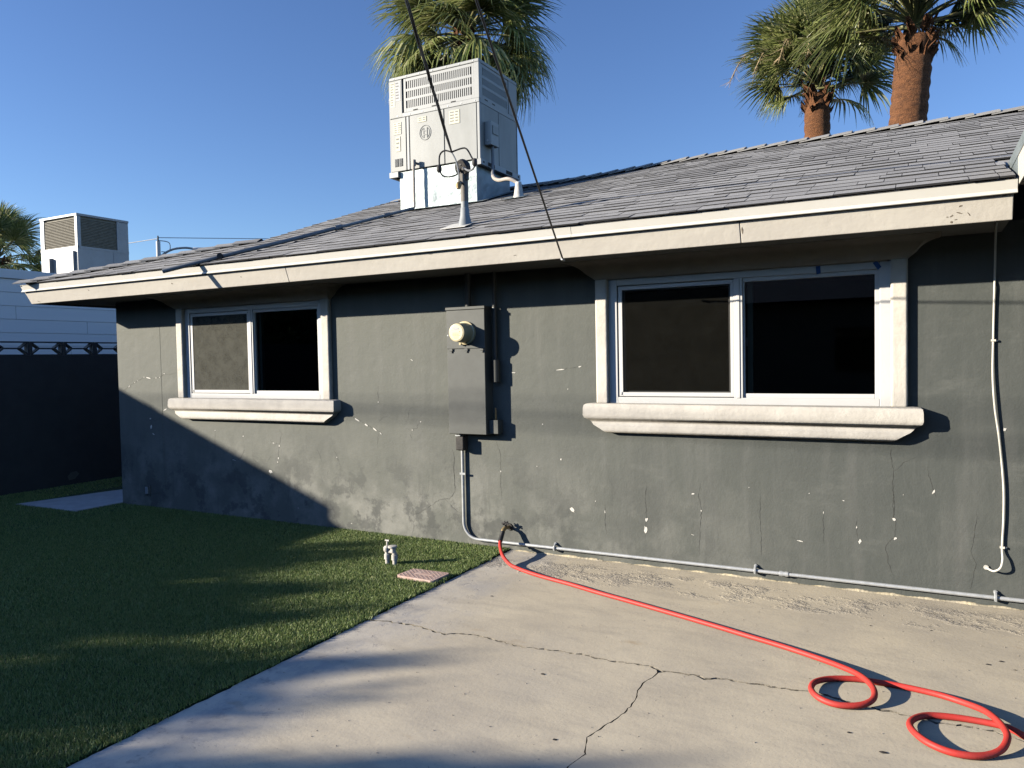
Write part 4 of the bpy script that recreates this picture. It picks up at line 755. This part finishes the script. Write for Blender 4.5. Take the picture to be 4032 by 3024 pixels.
hs = thing('garden_hose', 'red garden hose looping twice across the concrete from the wall tap', 'hose', (-2.9, -.15, .1))
hp_ = [(-2.919, -.098, .17), (-2.921, -.118, .135)] + [tuple(p) for p in HOSE]
end = Vector(HOSE[-1]); tail = [tuple(end + Vector(v)) for v in ((.12, -.16, 0), (.30, -.42, 0), (.55, -.75, 0), (.9, -1.0, 0))]
MB().tube(smooth_path(hp_[:3], 5), .0185, 12).build('hose_sleeve', M['black'], hs, smooth=True)
MB().tube(smooth_path([(x, y, max(z, .0145)) for x, y, z in hp_[2:] + tail], 6), .0135, 12).build('hose_length', M['hose'], hs, smooth=True)
wc = thing('wall_cable', 'cream cable hanging down the wall at the far right and curling into a hole', 'cable', (.44, 0, .23))
pts = [(.372, -.45, 2.236), (.378, -.30, 2.20), (.395, -.03, 2.0), (.394, -.014, 1.9), (.389, -.012, 1.6), (.387, -.016, 1.39), (.398, -.018, 1.198), (.420, -.014, 1.02), (.442, -.014, .753), (.444, -.014, .56), (.437, -.014, .367), (.438, -.035, .30), (.425, -.05, .25), (.392, -.04, .226), (.358, -.006, .234)]
MB().tube(smooth_path(pts, 8), .0058, 8).build('cable_sheath', M['cable_white'], wc, smooth=True); MB().tube([(.357, -.004, .236), (.357, -.009, .236)], .014, 12).build('hole_grommet', M['white_pvc'], wc)
for z, x in ((1.60, .389), (.367, .437)): MB().box(x - .011, x + .013, -.021, -.002, z - .006, z + .006).cyl((x + .02, -.002, z - .002), (x + .02, -.012, z - .002), .006, 6).build('clip', M['cable_white'], wc)
ob = thing('wall_outlet', 'small weathered outlet cover low on the shaded wall corner', 'outlet', (-7.38, 0, .18))
MB().box(-7.43, -7.335, -.010, .0, .125, .245).build('cover_plate', M['cabinet'], ob, bevel=.004); MB().box(-7.405, -7.36, -.022, -.0105, .145, .225).build('flap', M['grey_mast'], ob, bevel=.006)
tc = MB().tube([(-7.10, .0022, 2.235), (-7.10, .0022, .18), (-7.11, .0022, .165), (-7.33, .0022, .16)], .0045, 8).build('painted_wall_tube', M['stucco'], None, smooth=True); tag(tc, 'thin painted tube running down the wall left of the lawn side window', 'conduit')

# ------------------------------------------------------------------ irrigation valve and box lid in the turf
vv_ = thing('irrigation_valve', 'dusty white plastic irrigation valve standing in the turf', 'valve', (-3.515, -.776, 0))
for x in (-3.546, -3.478): MB().tube([(x, -.776, -.02), (x, -.776, .045), (x, -.776, .046), (x, -.776, .085), (x, -.776, .086), (x, -.776, .10)], [.017, .017, .024, .024, .018, .018], 14).build('riser', M['white_pvc'], vv_, smooth=True)
MB().tube([(-3.548, -.776, .10), (-3.548, -.776, .112), (-3.548, -.776, .135), (-3.548, -.776, .147)], [.020, .027, .027, .014], 16).build('valve_body', M['white_pvc'], vv_, smooth=True)
MB().tube([(-3.55, -.776, .105), (-3.49, -.776, .105)], .014, 10).tube([(-3.49, -.776, .10), (-3.49, -.776, .135)], .022, 12).build('bonnet', M['white_pvc'], vv_, smooth=True)
MB().tube([(-3.495, -.776, .135), (-3.495, -.776, .138), (-3.495, -.776, .150), (-3.495, -.776, .152)], [.030, .035, .035, .030], 18).build('anti_siphon_cap', M['white_pvc'], vv_, smooth=True)
MB().tube([(-3.544, -.776, .145), (-3.544, -.776, .180)], .008, 8).build('stem', M['white_pvc'], vv_, smooth=True); MB().cyl((-3.562, -.776, .186), (-3.526, -.776, .186), .007, 8).build('handle', M['white_pvc'], vv_, smooth=True)
ld = thing('valve_box_lid', 'faded pink rectangular valve box lid set in the turf at the patio edge', 'valve box', (-3.11, -.95, .02))
lidm = MB().prism([(-3.27, -1.02, .0), (-3.25, -1.045, .0), (-2.965, -1.055, .0), (-2.945, -1.04, .0), (-2.94, -.855, .0), (-2.955, -.835, .0), (-3.235, -.845, .0), (-3.255, -.865, .0)], (0, 0, .026)).build('lid', M['pink_lid'], ld, bevel=.004)
mb = MB()
for i in range(15):
    for j in range(11):
        x, y = -3.245 + i * .0195, -1.025 + j * .0165
        if abs(j - 5) <= 1 and 3 < i < 12: continue
        s_ = 1 if (i + j) % 2 else -1; mb.obox((x, y, .0268), (.0065, .0045 * s_, 0), (-.0012 * s_, .0017, 0), (0, 0, .0012))
mb.build('tread_pattern', M['pink_lid'], lidm)
MB().box(-3.17, -3.02, -.955, -.942, .0262, .0275).build('lettering_bar', M['pink_lid'], lidm)

# ------------------------------------------------------------------ block fence with pierced top course
fx = -9.83
fe = thing('block_fence', 'dark painted block fence with a pierced decorative top course', 'fence', (fx, 0, 0))
MB().box(fx - .10, fx, -16, 9, -.1, 1.692).build('wall_body', M['fence'], fe)
MB().box(fx - .10, fx, -16, -.656, 1.693, 1.868).build('solid_course', M['fence'], fe)
def breeze():
    L, H, T = .42, .176, .075; t = .017; z0 = 1.693; mb = MB()
    mb.box(-T, 0, 0, L, z0, z0 + t * .8); mb.box(-T, 0, 0, L, z0 + H - t, z0 + H); mb.box(-T, 0, 0, t * 1.6, z0 + t * .8, z0 + H - t); mb.box(-T, 0, L - t * 1.6, L, z0 + t * .8, z0 + H - t)
    mb.box(-T + .001, -.001, L * .26, L * .74, z0 + H / 2 - t * .55, z0 + H / 2 + t * .55)
    for sy, cy in ((1, 0), (-1, L)):
        for sz in (1, -1):
            p, q_ = Vector((0, cy + sy * .018, z0 + H / 2 + sz * (H / 2 - .012))), Vector((0, cy + sy * L * .27, z0 + H / 2)); d_ = (q_ - p); u = d_.normalized(); nrm = Vector((0, -u.z, u.y))
            mb.obox((-T / 2, (p.y + q_.y) / 2, (p.z + q_.z) / 2), (T / 2 - .002, 0, 0), d_ * .5, nrm * t * .5)
    return mb
proto = breeze().build('breeze_block', [M['fence'], M['fence_edge']], None); proto.data.polygons.foreach_set('material_index', [0 if abs(p_.normal.x) > .5 else 1 for p_ in proto.data.polygons]); proto.location = (fx, -.655 + .002, 0); adopt(proto, fe)
for k in range(1, 20):
    o = proto.copy(); col.objects.link(o); o.matrix_basis = Matrix.Translation((fx, -.655 + .425 * k, 0)); o.parent = fe; o.matrix_parent_inverse = proto.matrix_parent_inverse.copy()
MB().add([(fx + .003, .62, .05), (fx + .003, .70, .06), (fx + .003, .76, .12), (fx + .003, .72, .16), (fx + .003, .64, .15), (fx + .003, .60, .10)], [(0, 1, 2, 3, 4, 5)]).build('bare_patch', M['cabinet'], fe)

# ------------------------------------------------------------------ neighbour's building with its roof unit
nb = thing('neighbour_building', 'long white boarded building behind the block fence', 'building', (-13, 4, 0))
MB().box(-22, -13.03, -6, 16, -.1, 3.10).build('wall', M['siding'], nb); MB().box(-22.02, -12.985, -6.02, 16.02, 2.99, 3.14).build('parapet_cap', M['siding'], nb, bevel=.01)
rnd = random.Random(9)
for i in range(9):
    z1 = 2.985 - .219 * i; ys = [-6] + sorted(rnd.uniform(-5, 15) for _ in range(4)) + [16]
    if i == 2: ys = [-6, -1.2, 1.78, 7.5, 16]
    if i == 3: ys = [-6, -2.4, 2.98, 9, 16]
    for a, b_ in zip(ys[:-1], ys[1:]): MB().add([(-13.028, a + .003, z1 - .213), (-13.028, b_ - .003, z1 - .213), (-13.012, b_ - .003, z1 - .213), (-13.012, a + .003, z1 - .213), (-13.028, a + .003, z1), (-13.028, b_ - .003, z1), (-13.018, b_ - .003, z1), (-13.018, a + .003, z1)], [(0, 1, 2, 3), (4, 5, 6, 7), (0, 1, 5, 4), (3, 2, 6, 7), (0, 3, 7, 4), (1, 2, 6, 5)]).build('siding_board', M['siding'], nb)
na = thing('neighbour_air_conditioner', 'boxy metal air conditioner with wide louvres on the white building roof', 'air conditioner', (-15.46, 4.55, 3.1))
ax0, ax1, ay0, ay1 = -16.08, -14.83, 4.0, 5.12; zj, zt = 3.93, 4.61
MB().box(ax0, ax1, ay0, ay1, 3.10, zj).build('lower_cabinet', M['nb_metal'], na, bevel=.008)
MB().box(ax0 - .01, ax1 + .01, ay0 - .01, ay1 + .01, zt - .05, zt).build('top_cap', M['nb_metal'], na, bevel=.008)
MB().box(ax0 + .03, ax1 - .03, ay0 + .04, ay1 - .03, zj, zt - .04).build('coil_core', M['coil'], na)
for a in ((ax0, ax0 + .13, ay0, ay0 + .05), (ax1 - .08, ax1, ay0, ay0 + .08), (ax1 - .05, ax1, ay1 - .26, ay1), (ax0, ax0 + .05, ay0 + .06, ay1)): MB().box(*a, zj + .002, zt - .052).build('corner_post', M['nb_metal'], na, bevel=.005)
MB().box(ax0, ax1, ay0 - .004, ay0 + .03, zj - .02, zj + .03).box(ax1 - .03, ax1 + .004, ay0 + .031, ay1, zj - .02, zj + .03).build('mid_rail', M['nb_metal'], na)
for i in range(18):
    z = zj + .045 + i * .031; MB().box(ax0 + .131, ax1 - .081, ay0 + .012, ay0 + .035, z, z + .017).build('louvre_slat', M['coil'], na); MB().box(ax1 - .036, ax1 - .012, ay0 + .081, ay1 - .261, z, z + .017).build('louvre_slat', M['coil'], na)
MB().box(ax0 + .30, ax0 + .41, ay0 - .08, ay0 - .001, 3.40, 3.76).build('side_box', M['nb_metal'], na); MB().box(ax1 - .10, ax1 - .085, ay0 - .05, ay0 - .001, 3.2, 3.86).build('pipe_cover', M['nb_metal'], na)
MB().box(ax1 + .001, ax1 + .004, ay1 - .36, ay1 - .355, 3.1, zj - .02).build('panel_seam', M['grey_mast'], na)

# ------------------------------------------------------------------ street light far off
sp = thing('street_light', 'white street light pole with a curved arm far beyond the roof', 'street light', (-35.96, 21.73, 0))
sx, sy = -35.96, 21.73
MB().tube([(sx, sy, 0), (sx, sy, 8.15)], [.16, .11], 10).build('pole', M['street_metal'], sp, smooth=True); MB().tube([(sx, sy, 8.15), (sx, sy, 8.45)], [.05, .035], 8).build('finial', M['black'], sp)
ad = Vector((.62, .79, 0)); P = Vector((sx, sy, 7.2)); MB().tube(smooth_path([P, P + ad * .25 + Vector((0, 0, .28)), P + ad * .7 + Vector((0, 0, .55)), P + ad * 1.3 + Vector((0, 0, .66)), P + ad * 1.75 + Vector((0, 0, .62))], 5), .06, 8).build('arm', M['grey_mast'], sp, smooth=True)
h_ = P + ad * 2.0 + Vector((0, 0, .60)); MB().tube([h_ - ad * .35, h_ - ad * .28, h_ + ad * .18, h_ + ad * .3], [.05, .10, .12, .06], 10).build('lamp_head', M['street_metal'], sp, smooth=True)
MB().tube(smooth_path([(sx, sy, 8.2), (sx + .35, sy + .4, 8.1), (sx + .35, sy + .4, 7.65), (sx + .1, sy + .1, 7.6)], 6), .025, 6).build('wire_loop', M['grey_mast'], sp)
for a, b_, lab in (((sx, sy, 8.35), (-28, 60, 12.6), 'faint far power line to the right of the street light'), ((sx, sy, 8.3), (-62, 16, 6.9), 'faint far power line sloping left of the street light')):
    o = MB().tube([Vector(a).lerp(Vector(b_), i / 20) - Vector((0, 0, .12 * 4 * (i / 20) * (1 - i / 20))) for i in range(21)], .022, 5).build('power_line', M['street_metal']); tag(o, lab, 'cable')

# ------------------------------------------------------------------ palms
def frond_mesh(seed, droop, spread=112, Rl=1.0, Lp=1.0):
    rnd = random.Random(seed); mb = MB(); hub = Vector((Lp, 0, -.10 * Lp)); nseg = 36
    mb.tube([(0, 0, 0), (Lp * .5, 0, -.02), hub, hub + Vector((.22, 0, -.05 - droop * .05))], [.028, .020, .014, .006], 5, 1)
    for i in range(nseg):
        f = i / (nseg - 1) * 2 - 1; a = R(spread * f); L = Rl * (1 - .28 * abs(f) ** 1.6) * rnd.uniform(.9, 1.06); dv = Vector((math.cos(a), math.sin(a), .12 * math.cos(a * 1.4)))
        sd_ = Vector((-math.sin(a), math.cos(a), 0)); tw = rnd.uniform(-.5, .5); fold = .016 * (1 if i % 2 else -1); dr = droop * rnd.uniform(.75, 1.35); tipd = rnd.uniform(.1, .5); prev = None
        wob = rnd.uniform(-.05, .05)
        for t, w in ((.03, .006), (.30, .021), (.55, .026), (.74, .016), (.88, .008), (1.0, .0015)):
            c = hub + dv * (L * t) + sd_ * (wob * t * t); c.z -= dr * L * t ** 2.4 * .75 + tipd * L * max(0, t - .62) ** 1.4 * 1.6
            c.x -= max(0, t - .7) * L * tipd * .3 * math.cos(a)
            u = (sd_ + Vector((0, 0, tw * t))).normalized()
            cur = [c - u * w * L, c + Vector((0, 0, fold * min(1, 2.5 * t) * (1 - t * .7))), c + u * w * L]
            if prev: mb.add(prev + cur, [(0, 1, 4, 3), (1, 2, 5, 4)])
            prev = cur
    me = bpy.data.meshes.new('frond'); me.from_pydata(mb.v, [], mb.f); me.materials.append(M['frond']); me.materials.append(M['petiole']); me.polygons.foreach_set('material_index', mb.m); me.update(); return me
FR = [frond_mesh(s_, d_, sp_) for s_, d_, sp_ in ((1, .28, 115), (2, .55, 105), (3, .85, 95), (4, .45, 120), (5, 1.1, 85))]
def palm(name, label, x, y, hz, r_tr, size, nfr, seed, lean=(0, 0), flowers=0, group='fan palms', low=-62, clear=0):
    rnd = random.Random(seed); t = thing(name, label, 'palm tree', (x, y, 0), group)
    pts, rs = [], []; n = int(hz / .075)
    for i in range(n + 1):
        f = i / n; zz = hz * f; pts.append((x + lean[0] * (f - 1), y + lean[1] * (f - 1), zz)); rs.append(r_tr * (1.18 - .22 * f) * (1 + .035 * math.sin(i * 2.3) + rnd.uniform(-.02, .02)) * (1 if f < .95 else .95))
    MB().tube(pts, rs, 18).build('trunk', M['trunk'], t, smooth=True)
    mb = MB()                                                # old leaf bases under the crown
    for k in range(46):
        a = rnd.uniform(0, 6.283); zz = hz - rnd.uniform(-.25, .42) * size; d_ = Vector((math.cos(a), math.sin(a), 0)); p = Vector((x, y, zz)) + d_ * r_tr * .8; q_ = Vector((-d_.y, d_.x, 0))
        mb.add([p - q_ * .06, p + q_ * .06, p + d_ * .12 + q_ * .03 + Vector((0, 0, rnd.uniform(.02, .22))), p + d_ * .13 - q_ * .03 + Vector((0, 0, rnd.uniform(.0, .2))), p + Vector((0, 0, -.12))], [(0, 1, 2, 3), (0, 3, 4), (1, 4, 2)])
    mb.build('leaf_bases', M['trunk'], t)
    for i in range(nfr):
        f = (i + .5) / nfr; el = 84 - (84 - low) * f ** 1.02 + rnd.uniform(-9, 9); az = i * 137.5 + rnd.uniform(-14, 14); s_ = size * rnd.uniform(.85, 1.12)
        if clear and el < 22 and math.cos(R(az - clear)) > .55: el += 30
        k = 0 if el > 55 else (rnd.choice((0, 1, 3)) if el > 10 else rnd.choice((1, 2, 4, 3)))
        o = bpy.data.objects.new('frond', FR[k]); col.objects.link(o)
        base = Vector((x, y, hz + .12 * size + .25 * size * max(0, math.sin(R(el)))))
        m_ = Matrix.Translation(base) @ Matrix.Rotation(R(az), 4, 'Z') @ Matrix.Rotation(-R(el), 4, 'Y') @ Matrix.Rotation(rnd.uniform(-.5, .5), 4, 'X') @ Matrix.Scale(s_, 4)
        o.matrix_basis = m_; adopt(o, t)
    for k in range(flowers):
        a = R(200 + k * 22 + rnd.uniform(-6, 6)); d_ = Vector((math.cos(a), math.sin(a), 0)); b0 = Vector((x, y, hz + .2)); ln = size * rnd.uniform(1.5, 2.0)
        st = smooth_path([b0, b0 + d_ * ln * .4 + Vector((0, 0, ln * .42)), b0 + d_ * ln * .8 + Vector((0, 0, ln * .42)), b0 + d_ * ln + Vector((0, 0, ln * .12))], 6)
        fl = MB().tube(st, .012, 5)
        for j in range(60):
            p = st[rnd.randrange(8, len(st))]; q_ = p + Vector((rnd.gauss(0, .09), rnd.gauss(0, .09), rnd.uniform(-.22, .05))); fl.tube([p, q_], [.004, .002], 3, caps=False)
        fl.build('flower_stalk', M['dry'], t)
    return t
palm('fan_palm', 'fan palm with dry flower stalks, shorter of the two right hand palms', -1.95, 12.57, 7.15, .27, 0.96, 80, 11, (0, 0), 4, low=8, clear=276)
palm('fan_palm', 'fan palm with the thick bare brown trunk, tallest at the right', -.05, 9.18, 6.75, .29, 0.98, 80, 12, (.55, 0), low=8, clear=271)
palm('fan_palm', 'fan palm whose crown rises directly behind the rooftop air conditioner', -9.85, 10.9, 9.35, .24, 1.22, 110, 13, (0, 0), 0, low=-70)
palm('fan_palm', 'dark fan palm at the left edge behind the white building', -25.4, 8.1, 4.75, .26, .95, 60, 14)

# ------------------------------------------------------------------ trees beyond the fence behind the viewer: they shade lawn and patio
def leafy_tree(x, y, top, rx, rzz, seed, label, nl=5200):
    rs = np.random.RandomState(seed); t = thing('shade_tree', label, 'tree', (x, y, 0), 'trees beyond the fence'); zc = top - rzz
    mb = MB().tube([(x, y, -.1), (x + .1, y, zc * .5), (x, y + .1, zc)], [.16, .12, .07], 8)
    for k in range(7):
        a = k * .9; mb.tube([(x, y, zc * .6), (x + math.cos(a) * rx * .5, y + math.sin(a) * rx * .5, zc + rzz * .3)], [.06, .02], 5)
    mb.build('trunk', M['bark'], t, smooth=True)
    d = rs.normal(size=(nl, 3)); d /= np.linalg.norm(d, axis=1)[:, None]; rr = rs.uniform(.15, 1, nl) ** .5
    lump = 1 + .10 * np.sin(d[:, 0] * 5 + seed) * np.sin(d[:, 1] * 4 + 1) + .05 * np.sin(d[:, 2] * 7 + seed)
    p = d * (rr * lump)[:, None] * np.array([rx, rx, rzz]) + np.array([x, y, zc]); p = p[p[:, 2] > .3]; nl = len(p)
    u = rs.normal(size=(nl, 3)); u /= np.linalg.norm(u, axis=1)[:, None]; w = np.cross(u, rs.normal(size=(nl, 3))); w /= np.linalg.norm(w, axis=1)[:, None]
    s_ = rs.uniform(.05, .11, nl)[:, None]; v = np.stack([p - u * s_, p + w * s_ * .5, p + u * s_, p - w * s_ * .5], 1).reshape(-1, 3)
    me = bpy.data.meshes.new('crown'); me.from_pydata(v.tolist(), [], [(4 * i, 4 * i + 1, 4 * i + 2, 4 * i + 3) for i in range(nl)]); me.materials.append(M['leaf']); o = bpy.data.objects.new('crown', me); col.objects.link(o); adopt(o, t)
vh, nh = Vector((.807, .591)), Vector((-.591, .807))
for (s0, q_, top, rx, rzz, lab) in TREES:
    c = vh * s0 + nh * q_; leafy_tree(c.x, c.y, top, rx, rzz, int(abs(q_ * 10)) + 3, lab)

def hedge(s0, q0, q1, top, seed=5, nl=16000):
    rs = np.random.RandomState(seed); c0 = vh * s0 + nh * ((q0 + q1) / 2); t = thing('clipped_hedge', 'long clipped green hedge beyond the fence behind the viewer', 'hedge', (c0.x, c0.y, 0))
    u_ = rs.uniform(0, 1, nl); d_ = rs.uniform(-.5, .5, nl); z = rs.uniform(.05, 1, nl) ** .8 * (top + .10 * np.sin(u_ * 40) + .08 * np.sin(u_ * 97)); q_ = q0 + (q1 - q0) * u_; s_ = s0 + d_
    p = np.stack([.807 * s_ - .591 * q_, .591 * s_ + .807 * q_, z], 1); a = rs.normal(size=(nl, 3)); a /= np.linalg.norm(a, axis=1)[:, None]; w = np.cross(a, rs.normal(size=(nl, 3))); w /= np.linalg.norm(w, axis=1)[:, None]
    k = rs.uniform(.06, .12, nl)[:, None]; v = np.stack([p - a * k, p + w * k * .5, p + a * k, p - w * k * .5], 1).reshape(-1, 3)
    me = bpy.data.meshes.new('foliage'); me.from_pydata(v.tolist(), [], [(4 * i, 4 * i + 1, 4 * i + 2, 4 * i + 3) for i in range(nl)]); me.materials.append(M['leaf']); o = bpy.data.objects.new('foliage', me); col.objects.link(o); adopt(o, t)
    mb = MB()
    for i in range(14): f = q0 + (q1 - q0) * (i + .5) / 14; c = vh * s0 + nh * f; mb = MB().tube([(c.x, c.y, -.1), (c.x, c.y, top * .7)], [.05, .02], 6); mb.build('stem', M['bark'], t)
hedge(-17, -6.5, 2.2, 3.72)

# unseen house added behind the viewer so its shaded side darkens the pane reflections
rb = thing('added_rear_house', 'shaded tan house added behind the viewer to darken the pane reflections', 'house', (2, -19, 0))
M['tan'] = surf('tan_stucco', (.30, .24, .18), (.25, .20, .15), 4, .85, bs=.4)
MB().box(-10, 12, -26, -17, -.1, 3.0).build('wall', M['tan'], rb)
MB().prism([(-10.6, -16.4, 2.95), (-10.6, -21.5, 4.9), (-10.6, -26.6, 2.95)], (23.2, 0, 0)).build('roof', M['shingle_mass'], rb)
for x in (-7, -2, 4, 8.5): MB().box(x, x + 1.6, -17.02, -16.97, 1.0, 2.2).build('window', M['glass'], rb)
